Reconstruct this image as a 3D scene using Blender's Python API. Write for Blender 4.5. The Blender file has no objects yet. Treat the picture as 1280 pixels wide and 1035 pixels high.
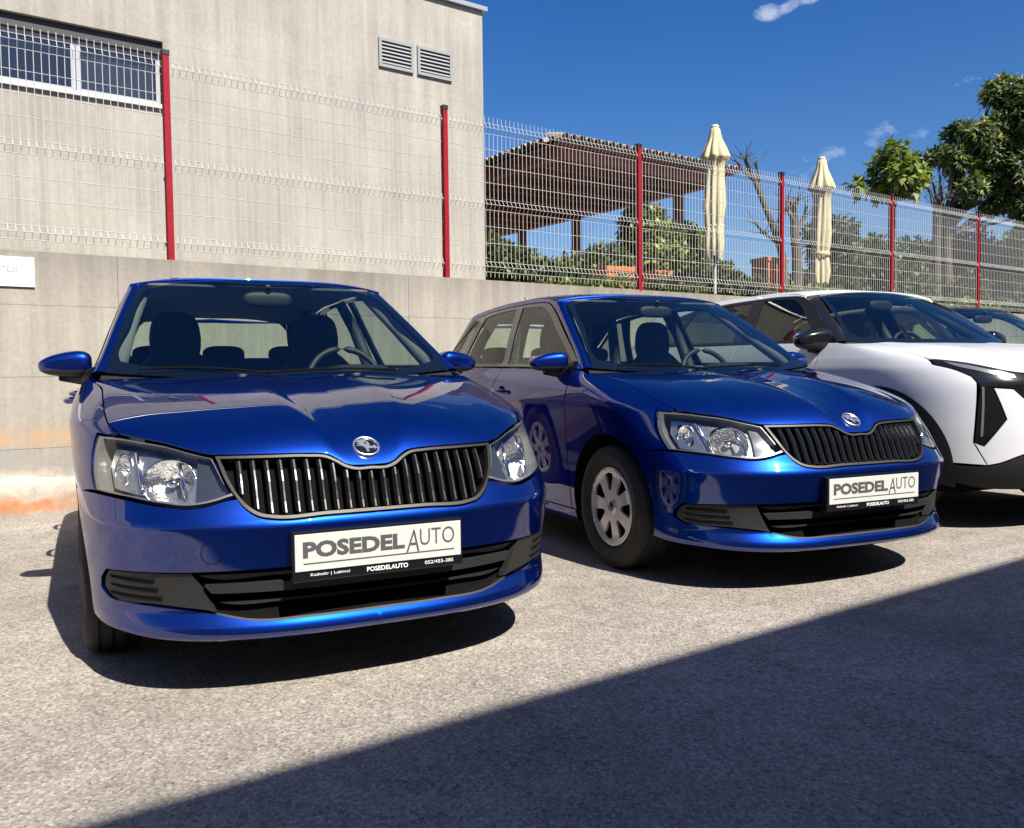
import bpy, bmesh, math, random
import numpy as np
from mathutils import Vector, Matrix
from mathutils.geometry import delaunay_2d_cdt
R = math.radians
random.seed(7); rng = np.random.default_rng(7)
scene = bpy.context.scene
COL = scene.collection

# ------------------------------------------------------------------ camera
# world: X runs along the retaining wall, Y towards it, camera above the origin
cam_d = bpy.data.cameras.new('camera'); cam = bpy.data.objects.new('camera', cam_d); COL.objects.link(cam)
CYAW, CPITCH, CROLL = R(-35.75), R(2.70), R(-0.67)
r0 = Vector((math.cos(CYAW), math.sin(CYAW), 0))
fh = Vector((-math.sin(CYAW), math.cos(CYAW), 0))
fw = fh*math.cos(CPITCH) - Vector((0, 0, 1))*math.sin(CPITCH)
u0 = fh*math.sin(CPITCH) + Vector((0, 0, 1))*math.cos(CPITCH)
rr = r0*math.cos(CROLL) + u0*math.sin(CROLL); uu = -r0*math.sin(CROLL) + u0*math.cos(CROLL)
M = Matrix.Identity(4)
for i in range(3):
    M[i][0], M[i][1], M[i][2] = rr[i], uu[i], -fw[i]
M.translation = (0, 0, 0.956)
cam.matrix_world = M
cam_d.sensor_width = 36; cam_d.lens = 1090/1280*36; cam_d.clip_start = .05; cam_d.clip_end = 3000
scene.camera = cam

# ------------------------------------------------------------------ sky, sun, exposure
SUN_EL = 49
w = bpy.data.worlds.new('World'); scene.world = w; w.use_nodes = True
nt = w.node_tree; nt.nodes.clear()
out = nt.nodes.new('ShaderNodeOutputWorld'); bg = nt.nodes.new('ShaderNodeBackground')
sky = nt.nodes.new('ShaderNodeTexSky'); sky.sky_type = 'NISHITA'; sky.sun_disc = False
sky.sun_elevation = R(SUN_EL); sky.sun_rotation = math.pi
sky.altitude = 0; sky.air_density = 1.0; sky.dust_density = 1.0; sky.ozone_density = 3.0
hsv = nt.nodes.new('ShaderNodeHueSaturation'); hsv.inputs['Saturation'].default_value = 1.40; hsv.inputs['Hue'].default_value = .513
tc = nt.nodes.new('ShaderNodeTexCoord')
mp = nt.nodes.new('ShaderNodeMapping'); mp.inputs['Scale'].default_value = (22.0, 22.0, 34); mp.inputs['Location'].default_value = (.55, .2, .0)
nz = nt.nodes.new('ShaderNodeTexNoise'); nz.inputs['Scale'].default_value = 1.4; nz.inputs['Detail'].default_value = 7; nz.inputs['Roughness'].default_value = .62
rp = nt.nodes.new('ShaderNodeValToRGB'); rp.color_ramp.elements[0].position = .40; rp.color_ramp.elements[1].position = .66
rp.color_ramp.elements[1].color = (1.6, 1.6, 1.6, 1)
mx = nt.nodes.new('ShaderNodeMixRGB'); mx.inputs[2].default_value = (9.0, 9.6, 10.6, 1)
def wisp(u, v, su, sv, rot, amt):
    d = (fw+rr*((u-640)/1090)+uu*((517.5-v)/1090)).normalized(); a = Vector((0, 0, 1)).cross(d).normalized()*-1; b = a.cross(d)
    a, b = a*math.cos(rot)+b*math.sin(rot), b*math.cos(rot)-a*math.sin(rot)
    def dot(vec, s):
        q = nt.nodes.new('ShaderNodeVectorMath'); q.operation = 'DOT_PRODUCT'; q.inputs[1].default_value = vec; nt.links.new(tc.outputs['Generated'], q.inputs[0])
        p = nt.nodes.new('ShaderNodeMath'); p.operation = 'DIVIDE'; p.inputs[1].default_value = s; nt.links.new(q.outputs['Value'], p.inputs[0]); return p.outputs[0]
    def mt(op, x, y):
        q = nt.nodes.new('ShaderNodeMath'); q.operation = op; q.use_clamp = op == 'SUBTRACT'
        for i, s in enumerate((x, y)):
            if isinstance(s, (int, float)): q.inputs[i].default_value = s
            else: nt.links.new(s, q.inputs[i])
        return q.outputs[0]
    x, y = dot(a, su), dot(b, sv)
    return mt('MULTIPLY', mt('SUBTRACT', 1.0, mt('ADD', mt('MULTIPLY', x, x), mt('MULTIPLY', y, y))), amt), d
nt.links.new(tc.outputs['Generated'], mp.inputs[0]); nt.links.new(mp.outputs[0], nz.inputs[0]); nt.links.new(nz.outputs[0], rp.inputs[0])
tot = None
for ww in ((960, 17, .020, .011, .0, .80), (985, 9, .024, .008, .35, .70), (1012, 0, .03, .006, .1, .6), (1050, 188, .09, .024, .3, .36), (1010, 205, .08, .02, .2, .34), (1155, 168, .03, .014, .3, .36), (1205, 100, .03, .008, .1, .40), (700, -160, .09, .03, .2, .5), (1500, 60, .1, .03, .1, .6), (300, -300, .1, .03, .3, .5)):
    msk, dd_ = wisp(*ww)
    # only the half of the sky the wisp is in
    dq = nt.nodes.new('ShaderNodeVectorMath'); dq.operation = 'DOT_PRODUCT'; dq.inputs[1].default_value = dd_; nt.links.new(tc.outputs['Generated'], dq.inputs[0])
    gt = nt.nodes.new('ShaderNodeMath'); gt.operation = 'GREATER_THAN'; gt.inputs[1].default_value = .5; nt.links.new(dq.outputs['Value'], gt.inputs[0])
    ml = nt.nodes.new('ShaderNodeMath'); ml.operation = 'MULTIPLY'; nt.links.new(msk, ml.inputs[0]); nt.links.new(gt.outputs[0], ml.inputs[1])
    if tot is None: tot = ml.outputs[0]
    else:
        ad = nt.nodes.new('ShaderNodeMath'); ad.operation = 'MAXIMUM'; nt.links.new(tot, ad.inputs[0]); nt.links.new(ml.outputs[0], ad.inputs[1]); tot = ad.outputs[0]
fin = nt.nodes.new('ShaderNodeMath'); fin.operation = 'MULTIPLY'; fin.use_clamp = True; nt.links.new(tot, fin.inputs[0])
fin.operation = 'MULTIPLY_ADD'; fin.inputs[1].default_value = 2.2
inv = nt.nodes.new('ShaderNodeMath'); inv.operation = 'MULTIPLY_ADD'; inv.inputs[1].default_value = 3.4; inv.inputs[2].default_value = -2.5; nt.links.new(nz.outputs[0], inv.inputs[0]); nt.links.new(inv.outputs[0], fin.inputs[2])
fin2 = nt.nodes.new('ShaderNodeMath'); fin2.operation = 'MULTIPLY'; fin2.inputs[1].default_value = .42; nt.links.new(fin.outputs[0], fin2.inputs[0])
nt.links.new(sky.outputs[0], hsv.inputs['Color']); nt.links.new(hsv.outputs[0], mx.inputs[1]); nt.links.new(fin2.outputs[0], mx.inputs[0])
nt.links.new(mx.outputs[0], bg.inputs[0]); nt.links.new(bg.outputs[0], out.inputs[0])
bg.inputs[1].default_value = .064
sd = bpy.data.lights.new('sun', 'SUN'); sd.energy = 5.0; sd.angle = R(.5); sd.color = (1, .95, .87)
so = bpy.data.objects.new('sun', sd); so.rotation_euler = (R(90-SUN_EL), 0, 0); so.location = (0, -10, 20); COL.objects.link(so)
vs = scene.view_settings; vs.view_transform = 'Standard'; vs.look = 'None'; vs.exposure = .95; vs.gamma = 1; vs.use_curve_mapping = False
scene.cycles.max_bounces = 8; scene.cycles.transparent_max_bounces = 16

# ------------------------------------------------------------------ materials
MATS = {}
def mat(name, col, rough=.6, metal=0, coat=0, coatr=.03, var=0, vscale=8, bump=0, bscale=60, spec=.5, stretch=None, sss=0, detail=4, edge=None):
    if name in MATS: return MATS[name]
    m = bpy.data.materials.new(name); m.use_nodes = True; n = m.node_tree; b = n.nodes['Principled BSDF']
    b.inputs['Base Color'].default_value = (*col, 1); b.inputs['Roughness'].default_value = rough; b.inputs['Metallic'].default_value = metal
    b.inputs['Coat Weight'].default_value = coat; b.inputs['Coat Roughness'].default_value = coatr
    b.inputs['Specular IOR Level'].default_value = spec
    if var or bump:
        t = n.nodes.new('ShaderNodeTexCoord'); mpn = n.nodes.new('ShaderNodeMapping')
        if stretch: mpn.inputs['Scale'].default_value = stretch
        n.links.new(t.outputs['Object'], mpn.inputs[0])
    if var:
        z = n.nodes.new('ShaderNodeTexNoise'); z.inputs['Scale'].default_value = vscale; z.inputs['Detail'].default_value = detail; z.inputs['Roughness'].default_value = .6
        n.links.new(mpn.outputs[0], z.inputs[0])
        mr = n.nodes.new('ShaderNodeMapRange'); mr.inputs[1].default_value = .3; mr.inputs[2].default_value = .7; mr.inputs[3].default_value = 1-var; mr.inputs[4].default_value = 1+var
        n.links.new(z.outputs[0], mr.inputs[0])
        v = n.nodes.new('ShaderNodeVectorMath'); v.operation = 'SCALE'; v.inputs[0].default_value = col
        n.links.new(mr.outputs[0], v.inputs['Scale']); n.links.new(v.outputs[0], b.inputs['Base Color'])
    if bump:
        z2 = n.nodes.new('ShaderNodeTexNoise'); z2.inputs['Scale'].default_value = bscale; z2.inputs['Detail'].default_value = 5
        n.links.new(mpn.outputs[0], z2.inputs[0])
        bp = n.nodes.new('ShaderNodeBump'); bp.inputs['Strength'].default_value = bump; bp.inputs['Distance'].default_value = .01
        n.links.new(z2.outputs[0], bp.inputs['Height']); n.links.new(bp.outputs[0], b.inputs['Normal'])
    if edge: b.inputs['Specular Tint'].default_value = (*edge, 1)
    MATS[name] = m
    return m
def glassmat(name, tint, ior=1.5, extra=.0):
    m = bpy.data.materials.new(name); m.use_nodes = True; n = m.node_tree; n.nodes.clear()
    o = n.nodes.new('ShaderNodeOutputMaterial'); t = n.nodes.new('ShaderNodeBsdfTransparent'); g = n.nodes.new('ShaderNodeBsdfGlossy')
    t.inputs[0].default_value = (*tint, 1); g.inputs['Roughness'].default_value = .005
    # Schlick reflectance, the same from both faces of the sheet
    ge = n.nodes.new('ShaderNodeNewGeometry'); dt = n.nodes.new('ShaderNodeVectorMath'); dt.operation = 'DOT_PRODUCT'
    n.links.new(ge.outputs['Incoming'], dt.inputs[0]); n.links.new(ge.outputs['Normal'], dt.inputs[1])
    def mth(op, a, b=None, clamp=False):
        q = n.nodes.new('ShaderNodeMath'); q.operation = op; q.use_clamp = clamp
        for i, v in enumerate((a, b)):
            if v is None: continue
            if isinstance(v, (int, float)): q.inputs[i].default_value = v
            else: n.links.new(v, q.inputs[i])
        return q.outputs[0]
    f0 = ((ior-1)/(ior+1))**2*1.9+extra
    pw = mth('POWER', mth('SUBTRACT', 1.0, mth('ABSOLUTE', dt.outputs['Value']), True), 5.0)
    fr = mth('ADD', f0, mth('MULTIPLY', pw, 1-f0), True)
    mxs = n.nodes.new('ShaderNodeMixShader'); n.links.new(fr, mxs.inputs[0])
    n.links.new(t.outputs[0], mxs.inputs[1]); n.links.new(g.outputs[0], mxs.inputs[2]); n.links.new(mxs.outputs[0], o.inputs[0])
    MATS[name] = m
    return m
BLUE = mat('blue metallic paint', (.0018, .028, .245), .37, .94, 1, .006, var=.03, vscale=900, edge=(.02, .06, .35)); BLUE.node_tree.nodes['Principled BSDF'].inputs['Coat IOR'].default_value = 1.78
WHITE = mat('white pearl paint', (.58, .585, .60), .35, 0, .45, .03)
GREYP = mat('dark grey paint', (.05, .052, .056), .3, .5, 1, .02)
BLACKP = mat('gloss black', (.008, .008, .009), .12, 0, .6, .03)
PILLAR = mat('black pillar film', (.006, .006, .007), .35, spec=.3)
BLKB = mat('black bumper plastic', (.010, .010, .0105), .6, spec=.25, bump=.15, bscale=700)
PLAST = mat('black plastic', (.016, .016, .017), .5, bump=.15, bscale=900)
PLASTG = mat('dark grey plastic', (.015, .0148, .0145), .55, bump=.2, bscale=700)
RUBBER = mat('tyre rubber', (.014, .014, .014), .75, var=.25, vscale=14)
DARK = mat('matt black', (.006, .006, .006), .95, spec=.05)
CABIN = mat('cabin fabric', (.022, .024, .028), .85, bump=.3, bscale=400)
DASH = mat('dashboard', (.018, .019, .021), .6, bump=.2, bscale=500)
CHROME = mat('chrome', (.82, .83, .85), .12, 1)
REFL = mat('reflector', (.86, .84, .81), .16, 1, bump=.5, bscale=70)
SATIN = mat('satin silver', (.88, .87, .85), .32, 1)
SMOKE = mat('lamp housing grey', (.10, .105, .11), .22, .7)
BEZEL2 = mat('lamp housing silver', (.27, .26, .245), .35, .6)
BEZEL = mat('lamp bezel silver', (.50, .47, .43), .28, .85, bump=.35, bscale=45)
SILVER = mat('wheel silver', (.66, .64, .61), .36, .6, var=.12, vscale=12)
GFRAME = mat('grille frame metal', (.055, .05, .046), .5, .8)
SLAT = mat('grille slat', (.014, .014, .015), .24, .0)
PLATEW = mat('plate white', (.50, .505, .47), .35)
INKG = mat('print grey', (.07, .07, .072), .5)
INKW = mat('print white', (.75, .75, .75), .5)
AMBER = mat('amber', (.20, .07, .02), .3)
REDL = mat('tail lamp red', (.35, .008, .01), .15, 0, 1)
GLASS = glassmat('tinted glass', (.70, .80, .72), 1.5)
GLASSW = glassmat('windscreen glass', (.72, .81, .74), 1.5, .045)
GLASSD = glassmat('dark tinted glass', (.32, .37, .35), 1.5)
CLEAR = glassmat('clear polycarbonate', (.93, .95, .96), 1.45)
MIRRORM = mat('mirror glass', (.85, .87, .9), .01, 1)

# ------------------------------------------------------------------ object helpers
def empty(name, loc=(0, 0, 0), rz=0, label=None, cat=None, group=None):
    o = bpy.data.objects.new(name, None); COL.objects.link(o); o.location = loc; o.rotation_euler = (0, 0, rz)
    o.empty_display_size = .1
    if label: o['label'] = label; o['category'] = cat
    if group: o['group'] = group
    return o
def tag(o, label=None, cat=None, group=None, kind=None):
    if label: o['label'] = label
    if cat: o['category'] = cat
    if group: o['group'] = group
    if kind: o['kind'] = kind
    return o
def mkobj(name, V, F, m, parent=None, smooth=False, N=None, mats=None, fm=None):
    me = bpy.data.meshes.new(name)
    me.from_pydata([tuple(map(float, v)) for v in V], [], [tuple(int(i) for i in f) for f in F])
    me.materials.append(m)
    if mats:
        for q in mats: me.materials.append(q)
        me.polygons.foreach_set('material_index', np.array(fm, dtype=np.int32))
    if smooth or N is not None:
        me.polygons.foreach_set('use_smooth', np.ones(len(me.polygons), dtype=bool))
    me.update()
    if N is not None: me.normals_split_custom_set_from_vertices([tuple(map(float, n)) for n in N])
    o = bpy.data.objects.new(name, me); COL.objects.link(o)
    if parent: o.parent = parent
    return o
class MB:
    def __init__(s): s.V = []; s.F = []
    def add(s, V, F):
        k = len(s.V); s.V += [tuple(v) for v in V]; s.F += [tuple(i+k for i in f) for f in F]; return s
    def box(s, a, b, T=None):
        x0, y0, z0 = a; x1, y1, z1 = b
        V = [(x0,y0,z0),(x1,y0,z0),(x1,y1,z0),(x0,y1,z0),(x0,y0,z1),(x1,y0,z1),(x1,y1,z1),(x0,y1,z1)]
        if T: V = [tuple(T @ Vector(v)) for v in V]
        return s.add(V, [(0,3,2,1),(4,5,6,7),(0,1,5,4),(1,2,6,5),(2,3,7,6),(3,0,4,7)])
    def tube(s, pts, r, n=8, cap=True):
        pts = [Vector(p) for p in pts]; rs = r if hasattr(r, '__len__') else [r]*len(pts)
        V = []; F = []
        up = Vector((0, 0, 1)); t0 = (pts[1]-pts[0]).normalized()
        if abs(t0.dot(up)) > .9: up = Vector((1, 0, 0))
        for i, p in enumerate(pts):
            t = (pts[min(i+1, len(pts)-1)]-pts[max(i-1, 0)]).normalized()
            a = t.cross(up).normalized(); b = a.cross(t)
            for k in range(n):
                an = 2*math.pi*k/n; V.append(tuple(p+(a*math.cos(an)+b*math.sin(an))*rs[i]))
        for i in range(len(pts)-1):
            for k in range(n):
                F.append((i*n+k, i*n+(k+1) % n, (i+1)*n+(k+1) % n, (i+1)*n+k))
        if cap: F.append(tuple(range(n))[::1]); F.append(tuple(range((len(pts)-1)*n, len(pts)*n))[::-1])
        return s.add(V, F)
    def lathe(s, prof, n=24, T=None, close=False):
        # prof: (r,z) pairs, round the z axis
        V = []; F = []
        for r, z in prof:
            for k in range(n):
                a = 2*math.pi*k/n; V.append((r*math.cos(a), r*math.sin(a), z))
        m = len(prof)
        for i in range(m-1 if not close else m):
            j = (i+1) % m
            for k in range(n): F.append((i*n+k, i*n+(k+1) % n, j*n+(k+1) % n, j*n+k))
        if T: V = [tuple(T @ Vector(v)) for v in V]
        return s.add(V, F)
    def sellip(s, c, h, e=(3, 3), n=(24, 14), fn=None):
        V = []; F = []
        pw = lambda v, q: math.copysign(abs(v)**q, v)
        nu, nv = n
        for j in range(nv+1):
            b = -math.pi/2+math.pi*j/nv
            for i in range(nu):
                a = 2*math.pi*i/nu
                x = pw(math.cos(b), 2/e[1])*pw(math.cos(a), 2/e[0]); y = pw(math.cos(b), 2/e[1])*pw(math.sin(a), 2/e[0]); z = pw(math.sin(b), 2/e[1])
                if fn: x, y, z = fn(x, y, z)
                V.append((c[0]+x*h[0], c[1]+y*h[1], c[2]+z*h[2]))
        for j in range(nv):
            for i in range(nu): F.append((j*nu+i, j*nu+(i+1) % nu, (j+1)*nu+(i+1) % nu, (j+1)*nu+i))
        return s.add(V, F)
    def build(s, name, m, parent=None, smooth=False, angle=None, bevel=0):
        o = mkobj(name, s.V, s.F, m, parent, smooth)
        if angle is not None:
            for p in o.data.polygons: p.use_smooth = True
            o.data.set_sharp_from_angle(angle=R(angle))
        if bevel:
            b = o.modifiers.new('bevel', 'BEVEL'); b.width = bevel; b.segments = 2; b.limit_method = 'ANGLE'
        return o
def rbox(name, a, b, m, parent, bevel=.01, smooth=False): return MB().box(a, b).build(name, m, parent, bevel=bevel)
def grid(name, P, m, parent=None, thick=0, flip=False, closeu=False):
    P = np.asarray(P); nu, nv = P.shape[:2]; V = P.reshape(-1, 3); F = []
    for i in range(nu-1 if not closeu else nu):
        for j in range(nv-1):
            a, b = i*nv+j, ((i+1) % nu)*nv+j
            F.append((a, b, b+1, a+1) if not flip else (a, a+1, b+1, b))
    o = mkobj(name, V, F, m, parent, True)
    if thick:
        s = o.modifiers.new('thickness', 'SOLIDIFY'); s.thickness = thick; s.offset = -1
    return o
def text_mesh(body, m, parent, x0, x1, z0, z1, y, bold=0, shear=0, name='lettering'):
    c = bpy.data.curves.new('t', 'FONT'); c.body = body; c.size = 1; c.offset = bold; c.shear = shear; c.extrude = .004; c.resolution_u = 3
    o = bpy.data.objects.new('t', c); COL.objects.link(o)
    dg = bpy.context.evaluated_depsgraph_get(); me = bpy.data.meshes.new_from_object(o.evaluated_get(dg))
    bpy.data.objects.remove(o); bpy.data.curves.remove(c)
    n = len(me.vertices); co = np.empty(n*3); me.vertices.foreach_get('co', co); co = co.reshape(-1, 3)
    lo, hi = co.min(0), co.max(0); q = np.empty_like(co)
    q[:, 0] = x0+(co[:, 0]-lo[0])/(hi[0]-lo[0])*(x1-x0); q[:, 2] = z0+(co[:, 1]-lo[1])/(hi[1]-lo[1])*(z1-z0)
    q[:, 1] = y-(co[:, 2]-lo[2])/(hi[2]-lo[2])*.0006
    me.vertices.foreach_set('co', q.ravel()); me.update(); me.materials.clear(); me.materials.append(m)
    t = bpy.data.objects.new(name, me); COL.objects.link(t); t.parent = parent
    return t

# ------------------------------------------------------------------ curved-panel kit (car bodies)
def pchip(x, y):
    x = np.asarray(x, float); y = np.asarray(y, float); h = np.diff(x); d = np.diff(y)/h; m = np.zeros(len(x))
    if len(x) == 2: m[:] = d[0]
    else:
        for i in range(1, len(x)-1):
            if d[i-1]*d[i] > 0:
                w1, w2 = 2*h[i]+h[i-1], h[i]+2*h[i-1]; m[i] = (w1+w2)/(w1/d[i-1]+w2/d[i])
        m[0] = d[0]; m[-1] = d[-1]
    return x, y, m
class Tab:
    """smooth table; a repeated abscissa is a crease"""
    def __init__(s, pts):
        s.seg = []; cur = []
        for p in pts:
            if cur and abs(p[0]-cur[-1][0]) < 1e-9:
                s.seg.append(pchip(*zip(*cur))); cur = []
            cur.append(p)
        s.seg.append(pchip(*zip(*cur)))
    def __call__(s, v):
        v = np.asarray(v, float); o = np.zeros_like(v)
        for k, (x, y, m) in enumerate(s.seg):
            lo = -1e9 if k == 0 else x[0]; hi = 1e9 if k == len(s.seg)-1 else x[-1]
            msk = (v >= lo) & (v <= hi)
            if not msk.any(): continue
            q = np.clip(v[msk], x[0], x[-1]); i = np.clip(np.searchsorted(x, q)-1, 0, len(x)-2)
            h = x[i+1]-x[i]; t = (q-x[i])/h
            r = (2*t**3-3*t**2+1)*y[i]+(t**3-2*t**2+t)*h*m[i]+(-2*t**3+3*t**2)*y[i+1]+(t**3-t**2)*h*m[i+1]
            ex = v[msk]-q; r = r+ex*np.where(ex < 0, m[0], m[-1])
            o[msk] = r
        return o
class Skin:
    """the wrapped side surface of a body: plan outline at every height is a rounded nose, a flank and a rounded tail"""
    def __init__(s, yf, yc, n, xs, yr, yrc, nr, plan):
        s.yf, s.yc, s.n, s.xs, s.yr, s.yrc, s.nr, s.plan = yf, yc, n, xs, yr, yrc, nr, plan
        ph = np.linspace(0, math.pi/2, 400); z = np.full(400, .5)
        x, y = s._front(ph, z); s.tab_ph = ph; s.tab_s = np.concatenate([[0], np.cumsum(np.hypot(np.diff(x), np.diff(y)))]); s.S1 = s.tab_s[-1]
    def G(s, y, z): return s.xs(z)*s.plan(y, z)
    def _front(s, ph, z):
        n = s.n(z); X = s.G(s.yc(z), z)
        return X*np.sin(ph)**(2/n), s.yc(z)-(s.yc(z)-s.yf(z))*np.cos(ph)**(2/n)
    def nose_y(s, x, z):
        x = np.abs(np.asarray(x, float)); z = np.asarray(z, float)+0*x; n = s.n(z); X = s.G(s.yc(z), z)
        return s.yc(z)-(s.yc(z)-s.yf(z))*np.clip(1-np.clip(x/X, 0, 1)**n, 0, 1)**(1/n)
    def tail_y(s, x, z):
        x = np.abs(np.asarray(x, float)); z = np.asarray(z, float)+0*x; n = s.nr(z); X = s.G(s.yrc(z), z)
        return s.yrc(z)+(s.yr(z)-s.yrc(z))*np.clip(1-np.clip(x/X, 0, 1)**n, 0, 1)**(1/n)
    def side_x(s, y, z):
        y = np.asarray(y, float); z = np.asarray(z, float)+0*y; g = s.G(y, z)
        yc, yf, n = s.yc(z), s.yf(z), s.n(z)
        t = np.clip((yc-y)/(yc-yf), 0, 1); g = np.where(y < yc, s.G(yc, z)*(1-t**n)**(1/n), g)
        yc, yf, n = s.yrc(z), s.yr(z), s.nr(z)
        t = np.clip((y-yc)/(yf-yc), 0, 1); g = np.where(y > yc, s.G(yc, z)*(1-t**n)**(1/n), g)
        return g
    def imp(s, x, y, z):
        yc, yf, n = s.yc(z), s.yf(z), s.n(z)
        g = x/s.G(y, z)
        t = np.clip((yc-y)/(yc-yf), 0, None)
        g = np.where(y < yc, (np.abs(x/s.G(yc, z))**n+t**n)**(1/n), g)
        yc, yf, n = s.yrc(z), s.yr(z), s.nr(z)
        t = np.clip((y-yc)/(yf-yc), 0, None)
        return np.where(y > yc, (np.abs(x/s.G(yc, z))**n+t**n)**(1/n), g)
    def normal(s, P, e=.0016):
        x, y, z = P.T
        N = np.stack([s.imp(np.abs(x+e), y, z)-s.imp(np.abs(x-e), y, z), s.imp(x, y+e, z)-s.imp(x, y-e, z), s.imp(x, y, z+e)-s.imp(x, y, z-e)], 1)
        return N/np.maximum(np.linalg.norm(N, axis=1, keepdims=True), 1e-12)
    # domain helpers: every panel outline is a list of (a, z)
    def fx(s, x, z):
        n = float(s.n(z)); X = float(s.G(s.yc(np.array(z)), np.array(z))); ph = math.asin(min(1, (abs(x)/X))**(n/2)); return (float(np.interp(ph, s.tab_ph, s.tab_s)), z)
    def sy(s, y, z):
        yc, yf, n = float(s.yc(z)), float(s.yf(z)), float(s.n(z))
        if y >= yc: return (s.S1+y-yc, z)
        ph = math.acos(max(0, min(1, (yc-y)/(yc-yf)))**(n/2)); return (float(np.interp(ph, s.tab_ph, s.tab_s)), z)
    def mapS(s, A):
        a, z = A.T; ph = np.interp(a, s.tab_s, s.tab_ph); x, y = s._front(ph, z)
        yy = s.yc(z)+(a-s.S1); far = a > s.S1
        return np.stack([np.where(far, s.side_x(yy, z), x), np.where(far, yy, y), z], 1)
    def mapY(s, A): y, z = A.T; return np.stack([s.side_x(y, z), y, z], 1)
    def mapR(s, A): x, z = A.T; return np.stack([x, s.tail_y(x, z), z], 1)
def smooth_outline(pts, res, closed=True):
    """catmull-rom through the points, keeping corners sharper than 32 degrees, sampled about every res"""
    p = np.array(pts, float); n = len(p); out = []
    def corner(i):
        a = p[i]-p[i-1]; b = p[(i+1) % n]-p[i]; a = a/max(np.linalg.norm(a), 1e-9); b = b/max(np.linalg.norm(b), 1e-9)
        return a @ b < math.cos(R(32))
    cs = [corner(i) for i in range(n)]
    for i in range(n):
        a, b = p[i], p[(i+1) % n]; L = np.linalg.norm(b-a); k = max(1, int(round(L/res)))
        ma = np.zeros(2); mb = np.zeros(2)
        pa, pb = p[i-1], p[(i+2) % n]
        La = np.linalg.norm(a-pa); Lb = np.linalg.norm(pb-b)
        ta = (b-a) if cs[i] else ((b-a)/L*La+(a-pa)/max(La, 1e-9)*L)/(La+L)*L
        tb = (b-a) if cs[(i+1) % n] else ((b-a)/L*Lb+(pb-b)/max(Lb, 1e-9)*L)/(Lb+L)*L
        for j in range(k):
            t = j/k
            out.append((2*t**3-3*t**2+1)*a+(t**3-2*t**2+t)*ta+(-2*t**3+3*t**2)*b+(t**3-t**2)*tb)
    return np.array(out)
def inpoly(P, poly):
    x, y = P.T; c = np.zeros(len(P), bool); n = len(poly); j = n-1
    for i in range(n):
        xi, yi = poly[i]; xj, yj = poly[j]
        m = ((yi > y) != (yj > y)) & (x < (xj-xi)*(y-yi)/((yj-yi)+1e-15)+xi); c ^= m; j = i
    return c
def inset(o, g, centre):
    n = len(o); a = np.sum(o[:, 0]*np.roll(o[:, 1], -1)-np.roll(o[:, 0], -1)*o[:, 1]); sg = 1 if a > 0 else -1
    t = np.roll(o, -1, 0)-np.roll(o, 1, 0); t /= np.maximum(np.linalg.norm(t, axis=1, keepdims=True), 1e-9)
    q = o+np.stack([-t[:, 1], t[:, 0]], 1)*sg*g
    if centre:
        m = o[:, 0] < 1e-6; q[m, 0] = 0
    return q
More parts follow.
